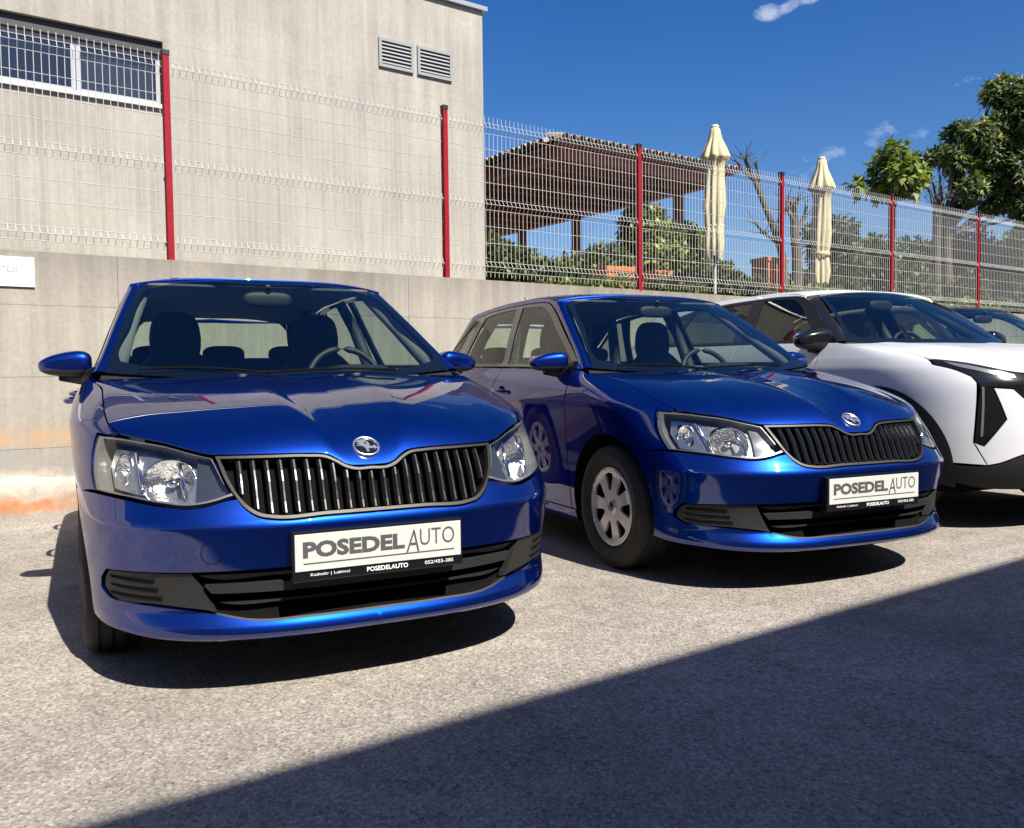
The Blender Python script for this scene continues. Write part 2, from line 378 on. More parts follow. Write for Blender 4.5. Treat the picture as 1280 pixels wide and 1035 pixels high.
def panel(name, outline, mapf, nrm, m, parent, sgn=1, res=.02, gap=.002, rim=.016, off=0, both=False, kz=(), holes=(), mats=None):
    o = smooth_outline(outline, res)
    if gap: o = inset(o, gap, both)
    nb = len(o)
    lo, hi = o.min(0), o.max(0)
    zs = np.arange(lo[1]+res*.5, hi[1], res)
    for k in kz:
        if lo[1] < k < hi[1]:
            zs = zs[np.abs(zs-k) > res*.55]; zs = np.append(zs, k)
    xs_ = np.arange(lo[0]+res*.5, hi[0], res)
    Gx, Gz = np.meshgrid(xs_, np.sort(zs)); Q = np.stack([Gx.ravel(), Gz.ravel()], 1)
    Q = Q[inpoly(Q, o)]
    if len(Q):
        d = np.full(len(Q), 9.)
        for i in range(nb): d = np.minimum(d, np.hypot(*(Q-o[i]).T))
        Q = Q[d > res*.45]
    hol = [smooth_outline(h, res) for h in holes]
    for h in hol:
        Q = Q[~inpoly(Q, h)]
        if len(Q):
            d = np.full(len(Q), 9.)
            for q in h: d = np.minimum(d, np.hypot(*(Q-q).T))
            Q = Q[d > res*.4]
    pts = [o]+hol; edges = []; k = 0
    for l in pts: edges += [(k+i, k+(i+1) % len(l)) for i in range(len(l))]; k += len(l)
    A = np.vstack(pts+[Q]) if len(Q) else np.vstack(pts)
    rv, re, rf, ov, _, _ = delaunay_2d_cdt([Vector(p) for p in A], edges, [], 1, 1e-7)
    A2 = np.array([tuple(v) for v in rv]); T = np.array([f for f in rf if len(f) == 3])
    cen = A2[T].mean(1); keep = inpoly(cen, o)
    for h in hol: keep &= ~inpoly(cen, h)
    T = T[keep]
    P = mapf(A2); N = nrm(P); P = P+N*off
    e1 = P[T[:, 1]]-P[T[:, 0]]; e2 = P[T[:, 2]]-P[T[:, 0]]
    if np.sum(np.cross(e1, e2)*N[T[:, 0]]) < 0: T = T[:, ::-1]
    V = [P]; NN = [N]; F = [tuple(t) for t in T]
    if rim:
        cnt = {}
        for t in T:
            for a, b in ((t[0], t[1]), (t[1], t[2]), (t[2], t[0])): cnt[(a, b)] = 1
        be = [(a, b) for (a, b) in cnt if (b, a) not in cnt]
        base = len(P); extra = []; exn = []
        for a, b in be:
            if both and A2[a][0] < 1e-6 and A2[b][0] < 1e-6: continue
            t = P[b]-P[a]; q = np.cross(t, N[a]); q = q/max(np.linalg.norm(q), 1e-9)
            i = base+len(extra)
            extra += [P[a], P[b], P[b]-N[b]*rim, P[a]-N[a]*rim]; exn += [q]*4
            F.append((i, i+3, i+2, i+1))
        if extra: V.append(np.array(extra)); NN.append(np.array(exn))
    V = np.vstack(V); NN = np.vstack(NN)
    if both:
        k = len(V); V2 = V*[-1, 1, 1]; N2 = NN*[-1, 1, 1]
        F = F+[tuple(i+k for i in f[::-1]) for f in F]; V = np.vstack([V, V2]); NN = np.vstack([NN, N2])
    elif sgn < 0:
        V = V*[-1, 1, 1]; NN = NN*[-1, 1, 1]; F = [f[::-1] for f in F]
    return mkobj(name, V, F, m, parent, N=NN)
def arc(cy, cz, r, a0, a1, k): return [(cy+r*math.cos(R(a)), cz+r*math.sin(R(a))) for a in np.linspace(a0, a1, k)]
def bez(P0, P1, P2, P3, t):
    t = np.asarray(t)[:, None]; return (1-t)**3*P0+3*(1-t)**2*t*P1+3*(1-t)*t**2*P2+t**3*P3

# ------------------------------------------------------------------ shared car parts
def wheel(parent, x, y, z, r, w_, rim_r, cover, side, steer=0, nsl=7):
    """side = -1 faces -x, +1 faces +x"""
    wp = MB(); T = Matrix.Rotation(R(-90), 4, 'Y') if side < 0 else Matrix.Rotation(R(90), 4, 'Y')
    T = Matrix.Translation((x, y, z)) @ Matrix.Rotation(steer, 4, 'Z') @ T
    h = w_/2
    prof = [(rim_r-.006, h*.60), (rim_r+.004, h*.80), (rim_r+.012, h*.90), (rim_r+.03, h*1.0), (rim_r+.06, h*1.03), (r-.05, h*1.02), (r-.022, h*.95), (r-.008, h*.84), (r-.001, h*.70),
            (r, h*.52), (r-.007, h*.50), (r-.007, h*.42), (r, h*.40), (r+.001, h*.08), (r-.007, h*.06), (r-.007, -h*.06), (r+.001, -h*.08),
            (r, -h*.40), (r-.007, -h*.42), (r-.007, -h*.50), (r, -h*.52), (r-.008, -h*.84), (r-.03, -h*1.0), (rim_r+.04, -h*1.0), (rim_r, -h*.8), (rim_r-.03, -h*.4)]
    t = MB().lathe(prof, 64, T).build('tyre', RUBBER, parent, angle=35)
    MB().lathe([(.0, -h*.2), (rim_r-.012, -h*.2), (rim_r, h*.62), (rim_r-.012, h*.60)], 40, T).build('brake_well', DARK, t, smooth=True)
    # face with openings, domed
    outer = [(rim_r*math.cos(a), rim_r*math.sin(a)) for a in np.linspace(0, 2*math.pi, 57)[:-1]]
    holes = []
    for k in range(nsl):
        a0 = 2*math.pi*k/nsl+.2; hw = math.pi/nsl*.52
        i0, o0 = rim_r*.42, rim_r*.86
        hole = [(i0*math.cos(a0-hw*.55), i0*math.sin(a0-hw*.55)), (i0*.96*math.cos(a0), i0*.96*math.sin(a0)), (i0*math.cos(a0+hw*.55), i0*math.sin(a0+hw*.55)),
                (o0*.97*math.cos(a0+hw), o0*.97*math.sin(a0+hw)), (o0*math.cos(a0), o0*math.sin(a0)), (o0*.97*math.cos(a0-hw), o0*.97*math.sin(a0-hw))]
        holes.append(hole)
    dome = Tab([(0, h*.88), (.03, h*.88), (.036, h*.80), (rim_r*.45, h*.80), (rim_r*.75, h*.76), (rim_r*.9, h*.84), (rim_r*.97, h*.92), (rim_r, h*.86)])
    Tn = np.array(T)
    def mp_(A):
        rad = np.hypot(A[:, 0], A[:, 1]); Q = np.stack([A[:, 0], A[:, 1], dome(rad), np.ones(len(A))], 1); return (Q @ Tn.T)[:, :3]
    def nr_(P):
        L = (np.c_[P, np.ones(len(P))] @ np.linalg.inv(Tn).T); rad = np.hypot(L[:, 0], L[:, 1])+1e-9; e = .002
        d = (dome(rad+e)-dome(np.maximum(rad-e, 0)))/(2*e); n = np.stack([-d*L[:, 0]/rad, -d*L[:, 1]/rad, np.ones(len(P))], 1)
        n /= np.linalg.norm(n, axis=1, keepdims=True); return n @ Tn[:3, :3].T
    c = panel('wheel_cover', outer, mp_, nr_, cover, parent, res=.014, gap=0, rim=.012, holes=holes)
    MB().lathe([(0, h*.90), (.022, h*.90), (.027, h*.86)], 20, T).build('hub_badge', SMOKE, c, smooth=True)
    return t
def seat(parent, x, y, z, m, tall=1.0):
    s = MB()
    s.sellip((x, y-.20, z-.50), (.25, .28, .09), (4, 3)); b = s.build('seat_cushion', m, parent, smooth=True)
    q = MB(); q.sellip((x, y+.02, z-.24), (.25, .075, .32), (4, 3), fn=lambda a, b, c: (a*(1-.42*max(c, 0)**2), b+.9*c*.55+.25*a*a*-1, c)); o = q.build('seat_backrest', m, parent, smooth=True)
    q = MB(); q.sellip((x, y+.075, z+.125), (.125, .055, .135), (3.5, 3.2), fn=lambda a, b, c: (a*(1-.10*max(c, 0)), b, c)); q.build('headrest', m, parent, smooth=True)
    q = MB(); q.tube([(x-.05, y+.075, z-.06), (x-.05, y+.075, z+.05)], .006); q.tube([(x+.05, y+.075, z-.06), (x+.05, y+.075, z+.05)], .006); q.build('headrest_post', CHROME, parent, smooth=True)
def steering(parent, x, y, z, r=.182):
    T = Matrix.Translation((x, y, z)) @ Matrix.Rotation(R(68), 4, 'X')
    q = MB(); n = 40
    pts = [T @ Vector((r*math.cos(2*math.pi*k/n), r*math.sin(2*math.pi*k/n), 0)) for k in range(n+1)]
    q.tube(pts, .016, 10, cap=False); o = q.build('steering_wheel', PLAST, parent, smooth=True)
    h = MB(); h.sellip((0, 0, 0), (.085, .065, .03), (3, 3)); h.V = [tuple(T @ Vector(v)) for v in h.V]; h.build('airbag_hub', PLAST, o, smooth=True)
    h = MB()
    for a in (0, math.pi, -math.pi/2): h.tube([T @ Vector((0, 0, 0)), T @ Vector((r*math.cos(a), r*math.sin(a), 0))], .014, 6)
    h.build('spoke', PLAST, o, smooth=True)
def door_mirror(parent, sgn, c, h, cap, base=PLAST, base_to=None):
    """c: housing centre, h: half size; the cap tapers to its outer end, black foot to the door"""
    def f(a, b, q):
        t = (a*sgn+1)/2; k = 1.05-.62*t**2.2; return a, b*(1-.35*t**2)+.22*a*sgn, (q*k if q > 0 else q*(1-.30*t*t))+.10*(1-t)-.05
    m = MB(); m.sellip((c[0]*sgn, c[1], c[2]), h, (4.0, 3.2), (52, 30), fn=f); V = np.array(m.V)
    lowF = [q for q in m.F if V[list(q), 2].mean() < c[2]-h[2]*.45]; upF = [q for q in m.F if V[list(q), 2].mean() >= c[2]-h[2]*.45]
    o = mkobj('door_mirror', m.V, upF, cap, parent, True)
    mkobj('mirror_lower_shell', m.V, lowF, base, o, True)
    b = MB(); bt = base_to or (c[0]-h[0]-.03, c[1]-.05, c[2]-h[2]-.02)
    b.tube([((c[0]+.02)*sgn, c[1]+.01, c[2]-h[2]*.85), ((c[0]-h[0]*.7)*sgn, c[1]-.01, c[2]-h[2]*1.05), (bt[0]*sgn, bt[1], bt[2])], [.022, .03, .04], 10); b.build('mirror_foot', base, o, smooth=True)
    g = MB(); g.sellip((c[0]*sgn, c[1]+h[1]*.82, c[2]), (h[0]*.8, .012, h[2]*.72), (3.5, 3.5)); g.build('mirror_glass', MIRRORM, o, smooth=True)
    return o
def dish(parent, name, p, r, depth, m, nrm=(0, -1, 0), bulb=True, sx=1.0):
    q = Vector(nrm).to_track_quat('Z', 'Y').to_matrix().to_4x4(); T = Matrix.Translation(p) @ q @ Matrix.Diagonal((sx, 1, 1, 1))
    prof = [(r*t, -depth*(1-t*t)) for t in np.linspace(0.02, 1, 12)]+[(r*1.04, .004), (r*1.06, -.004)]
    o = MB().lathe(prof, 36, T).build(name, m, parent, smooth=True)
    if bulb:
        b = MB(); b.sellip((0, 0, 0), (r*.22, r*.22, r*.22), (2, 2), (14, 8)); b.V = [tuple(T @ (Vector(v)+Vector((0, 0, -depth*.45)))) for v in b.V]; b.build('bulb', CHROME, parent, smooth=True)
    return o

# ------------------------------------------------------------------ the compact estate
def estate_skin():
    yf = Tab([(.12, .20), (.16, .085), (.180, .025), (.195, -.002), (.21, -.008), (.21, -.008), (.24, .010), (.275, .030), (.34, .026), (.39, .014), (.44, .004), (.50, -.008), (.52, -.011), (.52, -.011),
              (.56, .015), (.60, .032), (.65, .05), (.70, .08), (.75, .115), (.80, .17), (.84, .27), (.87, .38), (.90, .52), (.93, .70), (.95, .80), (1.0, .92), (1.2, 1.2), (1.4, 1.45)])
    yc = Tab([(.15, .80), (.5, .84), (.8, 1.0), (.87, 1.15), (.93, 1.26), (1.0, 1.22), (1.2, 1.45), (1.4, 1.72)])
    n = Tab([(.2, 2.95), (.5, 2.95), (.75, 2.5), (1.4, 2.4)])
    xs = Tab([(.12, .765), (.2, .800), (.35, .818), (.5, .827), (.65, .835), (.80, .845), (.80, .845), (.86, .832), (.92, .805), (.965, .770), (1.0, .748), (1.2, .665), (1.38, .587), (1.45, .545)])
    yr = Tab([(.15, 3.95), (.35, 3.99), (.6, 3.99), (.8, 3.97), (.95, 3.93), (1.05, 3.87), (1.38, 3.60), (1.45, 3.52)])
    yrc = Tab([(.15, 3.5), (.9, 3.4), (1.1, 3.25), (1.4, 3.05)])
    nr = Tab([(.15, 2.6), (1.4, 2.3)])
    return Skin(yf, yc, n, xs, yr, yrc, nr, lambda y, z: 1-(.06+.10*np.clip((z-.9)/.3, 0, 1))*np.clip((y-2.3)/1.7, 0, 2)**2)
def glass_sheet(name, P, m, parent): return grid(name, P, m, parent)
def frame_from_grid(name, P, b0, b1, s0, m, parent, off):
    """printed border of a glass sheet: rows b0 at one end, b1 at the other, s0 columns at both sides"""
    P = np.asarray(P); nu, nv = P.shape[:2]
    du = np.gradient(P, axis=0); dv = np.gradient(P, axis=1); N = np.cross(du, dv); N /= np.linalg.norm(N, axis=2, keepdims=True)
    if N[nu//2, nv//2, 1] > 0: N = -N
    Q = (P+N*off).reshape(-1, 3); F = []
    rc = max(3, nu//14)
    for i in range(nu-1):
        for j in range(nv-1):
            ins = s0 <= i < nu-1-s0 and b0 <= j < nv-1-b1
            if ins:
                ci = min(i-s0, nu-2-s0-i); cj = min(j-b0, nv-2-b1-j)
                if ci < rc and cj < rc and (rc-ci-.5)**2+(rc-cj-.5)**2 > rc*rc: ins = False
            if not ins: F.append((i*nv+j, (i+1)*nv+j, (i+1)*nv+j+1, i*nv+j+1))
    return mkobj(name, Q, F, m, parent, True)

def build_estate(root, PAINT):
    S = estate_skin(); fx, sy = S.fx, S.sy; KZ = (.21, .52, .80)
    pS = lambda name, o, m, par=root, **k: panel(name, o, S.mapS, S.normal, m, par, kz=KZ, **k)
    pY = lambda name, o, m, par=root, **k: panel(name, o, S.mapY, S.normal, m, par, kz=KZ, **k)
    pR = lambda name, o, m, par=root, **k: panel(name, o, S.mapR, S.normal, m, par, kz=KZ, **k)
    # ---- bonnet
    lead = Tab([(0, .676), (.05, .677), (.075, .683), (.10, .699), (.13, .714), (.18, .7195), (.30, .721), (.40, .721), (.455, .723), (.52, .739), (.58, .757), (.64, .769), (.71, .782)])
    nw, ntt = 81, 64
    ws = np.linspace(0, 1, nw); ts = np.linspace(0, 1, ntt)**1.25
    XE0, XE1, WC = .700, .735, .22
    xc = lambda t: .075+.085*np.clip(t/.5, 0, 1)+.04*np.clip((t-.5)/.5, 0, 1)
    P = np.zeros((nw, ntt, 3))
    for i, w_ in enumerate(ws):
        xw = lambda t: np.where(w_ < WC, w_/WC*xc(t), xc(t)+(w_-WC)/(1-WC)*(XE0+(XE1-XE0)*t-xc(t)))
        xe = float(xw(0.)); ze = float(lead(xe)); ye = float(S.nose_y(xe, ze))
        d = np.array([float(S.nose_y(xe, ze+.03))-ye, .03]); d /= np.linalg.norm(d)
        d = d*(1-w_**4)+np.array([.93, .36])*w_**4; d /= np.linalg.norm(d)
        e = np.array([ye, ze]); r_ = np.array([1.02+.11*w_**2, .957-.010*w_**2]); L = np.linalg.norm(r_-e)
        a = (.20-.02*w_)*L
        c = bez(e, e+d*a, r_-np.array([1, .10])*.40*L, r_, ts)
        x = np.array([float(xw(t)) for t in ts])
        xsk = S.side_x(c[:, 0], c[:, 1])-.004
        x = x+(xsk-x)*w_**8
        P[i, :, 0], P[i, :, 1], P[i, :, 2] = x, c[:, 0], c[:, 1]
        fold = np.maximum(x-xc(ts), 0); P[i, :, 2] += np.where(w_ < WC, .010*np.minimum(ts/.25, 1)*(1-.2*ts)*(w_/WC)**1.3, .010*np.minimum(ts/.25, 1)*(1-.2*ts)*np.maximum(1-(w_-WC)/.45, 0)**2)
    edge = P[-1].copy()
    # rolled front and side flange
    full = np.concatenate([P[::-1]*[-1, 1, 1], P[1:]], 0)
    fr = full[:, :1].copy(); fr[:, :, 1] += .016; fr[:, :, 2] -= .004
    bo = grid('bonnet', np.concatenate([fr, full], 1), PAINT, root, flip=True)
    sl = np.stack([P[-1], P[-1]+[-.012, 0, -.02]], 0)
    for s_ in (1, -1): grid('bonnet_flange', sl*[s_, 1, 1], PAINT, bo)
    # ---- front bumper
    bump = [(0, .52), (0, .538), fx(.15, .538), fx(.31, .537), fx(.345, .544), fx(.378, .565), fx(.402, .598), fx(.43, .594), fx(.48, .580), fx(.54, .573), fx(.60, .579), fx(.687, .593), fx(.770, .603), sy(.50, .602), sy(.647, .599)]
    bump += [sy(*p) for p in arc(.84, .305, .352, 125, 193, 8)] + [sy(.505, .214), sy(.42, .203), fx(.70, .197), fx(.62, .190), fx(.49, .185), fx(.26, .181), (0, .180), (0, .21)]
    bump += [(0, .240), fx(.20, .240), fx(.385, .245), fx(.465, .264), fx(.55, .276), fx(.623, .284), fx(.70, .289), fx(.744, .294), fx(.764, .316), fx(.762, .350), fx(.749, .379), fx(.66, .385), fx(.531, .388), fx(.30, .391), (0, .392)]
    bp = pS('front_bumper', bump, PAINT, both=True, res=.014, rim=.03)
    # tow eye cap
    c = fx(.477, .446); ring = [(c[0]+.033*math.cos(a), c[1]+.033*math.sin(a)) for a in np.linspace(0, 2*math.pi, 25)[:-1]]
    ring2 = [(c[0]+.0305*math.cos(a), c[1]+.0305*math.sin(a)) for a in np.linspace(0, 2*math.pi, 25)[:-1]]
    tc_ = pS('tow_eye_cover', ring, DARK, bp, sgn=-1, res=.006, off=.0006, rim=0, gap=0, holes=[ring2])
    pS('cover_disc', ring2, PAINT, bp, sgn=-1, res=.008, off=.0012, rim=0, gap=0)
    # lower grille: recess, bars
    recess = [(0, .195), fx(.40, .20), fx(.52, .23), fx(.57, .40), fx(.3, .42), (0, .42)]
    lg = pS('lower_grille', recess, DARK, both=True, res=.03, off=-.055, gap=0, rim=0)
    for (z0, z1, d_, mm, xm) in ((.318, .345, -.008, PLASTG, .50), (.362, .372, -.018, PLAST, .52), (.282, .290, -.030, PLAST, .47)):
        pS('grille_bar', [(0, z0), fx(xm*.6, z0), fx(xm-.02, z0+.003), fx(xm, z1), fx(xm*.6, z1), (0, z1)], mm, lg, both=True, res=.03, off=d_, gap=0, rim=.03)
    for x_ in ():
        for s_ in (1, -1):
            pS('grille_rib', [fx(x_-.004, .247), fx(x_+.004, .247), fx(x_+.004, .386), fx(x_-.004, .386)], DARK, lg, sgn=s_, res=.03, off=-.045, gap=0, rim=.01)
    # chrome-dull lip under the grille
    pS('grille_lip', [(0, .238), fx(.2, .238), fx(.385, .243), fx(.465, .262), fx(.468, .268), fx(.385, .249), fx(.2, .244), (0, .244)], PLASTG, lg, both=True, res=.03, off=.001, gap=0, rim=.05)
    for s_ in (1, -1):
        fo = pS('fog_lamp_blank', [fx(.472, .269), fx(.55, .279), fx(.623, .287), fx(.742, .296), fx(.760, .317), fx(.758, .350), fx(.747, .376), fx(.66, .382), fx(.533, .385)], PLASTG, sgn=s_, res=.02, off=-.007, rim=.03)
        for k, (z0, z1) in enumerate(((.300, .312), (.325, .337), (.350, .362))):
            pS('slot', [fx(.61+.01*k, z0), fx(.74, z0+.004), fx(.745, z1), fx(.61+.01*k, z1)], DARK, fo, sgn=s_, res=.02, off=-.0045, gap=0, rim=0)
    # ---- grille
    outer = [(0, .671), fx(.055, .672), fx(.078, .680), fx(.103, .695), fx(.133, .709), fx(.19, .7145), fx(.30, .716), fx(.448, .716), fx(.430, .655), fx(.406, .606), fx(.378, .568), fx(.345, .547), fx(.31, .540), fx(.15, .541), (0, .541)]
    inner = [(0, .5495), fx(.15, .5495), fx(.307, .5485), fx(.340, .555), fx(.371, .575), fx(.3985, .609), fx(.420, .656), fx(.4365, .709), fx(.30, .709), fx(.19, .7075), fx(.136, .7025), fx(.107, .6885), fx(.082, .673), fx(.057, .665), (0, .664)]
    gr = pS('radiator_grille', inner, DARK, both=True, res=.03, off=-.045, gap=0, rim=0)
    pS('grille_frame', outer+inner, GFRAME, gr, both=True, res=.008, off=.003, gap=0, rim=.012)
    pS('grille_surround', outer+inner, BLACKP, gr, both=True, res=.02, off=-.010, gap=-.001, rim=.04)
    zt = Tab([(0, .659), (.06, .660), (.087, .668), (.112, .683), (.14, .697), (.19, .7015), (.30, .703), (.43, .703)])
    zb = Tab([(0, .554), (.30, .554), (.335, .560), (.364, .579), (.390, .612), (.412, .655), (.427, .70)])
    for k in range(-10, 11):
        x_ = .0385*k; a, b = float(zb(abs(x_)+.004)), float(zt(abs(x_)+.004))
        if b-a < .02: continue
        V = []; F = []; nz_ = 5
        for j in range(nz_+1):
            z = a+(b-a)*j/nz_; y = float(S.nose_y(x_, z)); dl = 0
            for dx, dy in ((-.0085, .016), (-.0022, .002), (.0022, .002), (.0085, .016), (.0065, .045), (-.0065, .045)): V.append((x_+dx, y+dy, z))
        for j in range(nz_):
            for q in range(6): F.append((j*6+q, j*6+(q+1) % 6, (j+1)*6+(q+1) % 6, (j+1)*6+q))
        F += [tuple(range(6))[::-1], tuple(range(nz_*6, nz_*6+6))]
        mkobj('grille_slat', V, F, SLAT, gr)
    # ---- number plate
    pf = MB().box((-.268, -.026, .352), (.268, .012, .502)).build('plate_holder', BLACKP, root, bevel=.004)
    pl = MB().box((-.260, -.0300, .3850), (.260, -.024, .4930)).build('number_plate', PLATEW, root, bevel=.001)
    text_mesh('POSEDEL', INKG, pl, -.237, .0745, .4230, .4715, -.0303, bold=.045)
    text_mesh('A', INKG, pl, .079, .121, .4100, .4780, -.0303, shear=.12, bold=-.006)
    text_mesh('UTO', INKG, pl, .124, .238, .4275, .4785, -.0303, bold=-.006)
    MB().box((-.236, -.0306, .4045), (.237, -.030, .4085)).build('underline', INKG, pl)
    text_mesh('Kaštelir | Labinci', INKW, pf, -.215, -.098, .366, .3765, -.0264)
    text_mesh('POSEDELAUTO', INKW, pf, -.045, .085, .3635, .3775, -.0264, bold=.02)
    text_mesh('052/455-385', INKW, pf, .14, .235, .366, .3765, -.0264)
    # ---- badge
    bx, bz_ = 0, .727; by = float(np.interp(bz_, P[0, :, 2], P[0, :, 1])); i = int(np.argmin(abs(P[0, :, 2]-bz_)))
    dd = P[0, i+1]-P[0, i-1]; nn_ = Vector((0, -dd[2], dd[1])).normalized()
    # frame: local x = car x, local y = up along the panel, local z = panel normal
    upv = Vector((0, dd[1], dd[2])).normalized(); TB = Matrix.Translation((0, by, bz_)) @ Matrix(((1, upv[0], nn_[0]), (0, upv[1], nn_[1]), (0, upv[2], nn_[2]))).to_4x4()
    bd = MB().lathe([(.036, .003), (.0375, .0075), (.041, .009), (.0435, .006), (.044, -.004)], 48, TB).build('badge', SATIN, root, smooth=True)
    MB().lathe([(.0, .0050), (.02, .0048), (.0365, .004)], 40, TB).build('badge_face', BLACKP, bd, smooth=True)
    wing = [(-.004, -.026), (.004, -.026), (.004, -.012), (.024, -.012), (.024, -.018), (.034, -.006), (.024, .004), (.024, -.002), (.010, -.002), (.012, .008), (.006, .022), (-.006, .029), (-.022, .026), (-.029, .018), (-.018, .018), (-.031, .011), (-.018, .009), (-.033, .002), (-.014, .000), (-.008, -.006), (-.004, -.012)]
    wv = [TB @ Vector((a, b, .0056)) for a, b in wing]+[TB @ Vector((a, b, .0075)) for a, b in wing]; k = len(wing)
    mkobj('winged_arrow', [tuple(v) for v in wv], [tuple(range(k, 2*k))]+[(i_, (i_+1) % k, k+(i_+1) % k, k+i_) for i_ in range(k)], SATIN, bd)
    MB().lathe([(0, .008), (.004, .008), (.004, .007)], 12, TB @ Matrix.Translation((-.001, .012, 0))).build('arrow_eye', BLACKP, bd)
    # ---- headlights
    for s_ in (1, -1):
        lens = [fx(.757, .776), fx(.70, .773), fx(.64, .763), fx(.58, .752), fx(.52, .734), fx(.455, .716), fx(.442, .680), fx(.428, .640), fx(.408, .608), fx(.43, .600), fx(.48, .586), fx(.54, .579), fx(.60, .585), fx(.687, .599), fx(.771, .609), fx(.776, .65), fx(.776, .69), fx(.770, .735)]
        hl = pS('headlight', lens, CLEAR, sgn=s_, res=.014, rim=0, gap=.003)
        pS('lamp_housing', lens, BEZEL2, hl, sgn=s_, res=.02, rim=0, gap=.008, off=-.085)
        pS('lamp_side', lens, BEZEL2, hl, sgn=s_, res=.02, rim=.09, gap=.0045, off=-.004, holes=[[((p[0]-lens[10][0])*.93+lens[10][0]+.006, (p[1]-.675)*.90+.675) for p in lens]])
        # bright bezel with two bowls and an indicator pocket
        c1, c2, c3 = (.596, .662), (.480, .646), (.722, .686)
        def circ(c, rr_, sx=1): q = fx(*c); return [(q[0]+rr_*sx*math.cos(a), q[1]+rr_*math.sin(a)) for a in np.linspace(0, 2*math.pi, 29)[:-1]]
        bez_o = [fx(.742, .745), fx(.69, .742), fx(.62, .728), fx(.55, .712), fx(.478, .688), fx(.455, .64), fx(.448, .615), fx(.48, .604), fx(.54, .597), fx(.60, .603), fx(.687, .617), fx(.752, .626), fx(.758, .69)]
        pS('lamp_inner_blank', [fx(.452, .708), fx(.505, .724), fx(.520, .60), fx(.48, .594), fx(.425, .606), fx(.44, .66)], SMOKE, hl, sgn=s_, res=.02, rim=.01, gap=0, off=-.030)
        bz = pS('lamp_bezel', bez_o, BEZEL, hl, sgn=s_, res=.015, rim=.03, gap=0, off=-.042, holes=[circ(c1, .066, 1.24), circ(c2, .014), circ(c3, .046, .72)])
        for (cx, cz), r_, m_, nm in ((c1, .0665, REFL, 'main_reflector'), (c2, .0145, AMBER, 'position_lamp_cup'), (c3, .047, REFL, 'high_beam_reflector')):
            A = S.mapS(np.array([fx(cx, cz)])); n_ = S.normal(A)[0]; p = A[0]-n_*.044
            nv = Vector((n_[0]*s_*.75, n_[1], n_[2]*.35)).normalized()
            dish(hl, nm, (p[0]*s_, p[1], p[2]), r_, r_*.85, m_, nv, sx={'main_reflector': 1.24, 'high_beam_reflector': .74}.get(nm, 1))
        for (xa, za, xb, zb2) in ((.56, .725, .548, .61), (.675, .738, .668, .62)):
            pa = S.mapS(np.array([fx(xa, za), fx(xb, zb2)])); na = S.normal(pa); pa = pa-na*.036
            MB().tube([(q[0]*s_, q[1], q[2]) for q in pa], .006, 8).build('chrome_strip', CHROME, hl, smooth=True)
    # ---- fenders
    ed = [(p[1], p[2]) for p in edge[::6]]
    for s_ in (1, -1):
        fen = [sy(.645, .606), fx(.772, .610), fx(.779, .65), fx(.779, .69), fx(.773, .735), fx(.760, .780), fx(.715, .782)]+[sy(y, z) for y, z in ed[1:]]
        fen += [sy(1.205, .966)]+[sy(1.246, z) for z in (.968, .955, .94, .925, .91, .895, .88, .865, .85, .83, .81, .79, .75, .70, .65)]+[sy(1.243, .55), sy(1.235, .30), sy(1.232, .24), sy(1.185, .24)]
        fen += [sy(*p) for p in arc(.84, .305, .352, -8, 119, 14)]
        pS('fender', fen, PAINT, sgn=s_, res=.018)
        # arch lip and liner
        al = arc(.84, .305, .349, -8, 190, 26)
        L = np.array([[(float(S.side_x(y, z))-d_, y, z) for d_ in (.002, .03, .24)] for y, z in al]); grid('wheel_arch_liner', L*[s_, 1, 1], DARK, root)
        al = arc(3.31, .305, .349, -12, 192, 26)
        L = np.array([[(float(S.side_x(y, z))-d_, y, z) for d_ in (.002, .03, .24)] for y, z in al]); grid('wheel_arch_liner', L*[s_, 1, 1], DARK, root)
        # ---- doors, glass, sills
        fd = pY('front_door', [(1.238, .24), (1.247, .5), (1.249, .8), (1.251, .966), (1.6, .976), (2.0, .984), (2.237, .987), (2.233, .8), (2.228, .5), (2.222, .24)], PAINT, sgn=s_, res=.025)
        rd = pY('rear_door', [(2.228, .24), (2.233, .5), (2.238, .8), (2.242, .987), (2.6, .994), (3.115, 1.006), (3.13, .9), (3.11, .72), (3.03, .55), (2.965, .42), (2.94, .24)], PAINT, sgn=s_, res=.025)
        pY('quarter_panel', [(3.12, 1.006), (3.60, 1.02), (3.74, 1.0), (3.80, .8), (3.83, .60), (3.7, .57), (3.546, .567)]+arc(3.31, .305, .352, 46, 112, 8)+[(3.115, .72), (3.135, .9)], PAINT, sgn=s_, res=.025)
        pY('sill', [(1.19, .175), (1.20, .237), (2.2, .237), (2.95, .237), (2.965, .175)], PAINT, sgn=s_, res=.03)
        pY('rear_bumper_corner', arc(3.31, .305, .352, 40, -12, 8)+[(3.70, .21), (3.83, .22), (3.83, .595), (3.7, .565), (3.565, .56)], PAINT, sgn=s_, res=.03)
        # daylight opening: black frame, three panes
        dlo = [(1.215, .974), (1.6, .984), (2.2, .995), (2.8, 1.002), (3.3, 1.014), (3.61, 1.026), (3.56, 1.07), (3.40, 1.168), (3.2, 1.28), (3.05, 1.352), (2.93, 1.368), (2.6, 1.384), (2.3, 1.388), (2.05, 1.384), (1.90, 1.368), (1.80, 1.325), (1.6, 1.205), (1.4, 1.085)]
        g1 = [(1.33, 1.005), (1.5, 1.100), (1.68, 1.205), (1.86, 1.312), (1.94, 1.345), (2.1, 1.363), (2.275, 1.368), (2.245, 1.2), (2.19, 1.012), (1.8, 1.008)]
        g2 = [(2.275, 1.016), (2.33, 1.2), (2.365, 1.368), (2.6, 1.364), (2.80, 1.352), (2.885, 1.34), (2.97, 1.2), (3.03, 1.028), (2.7, 1.02)]
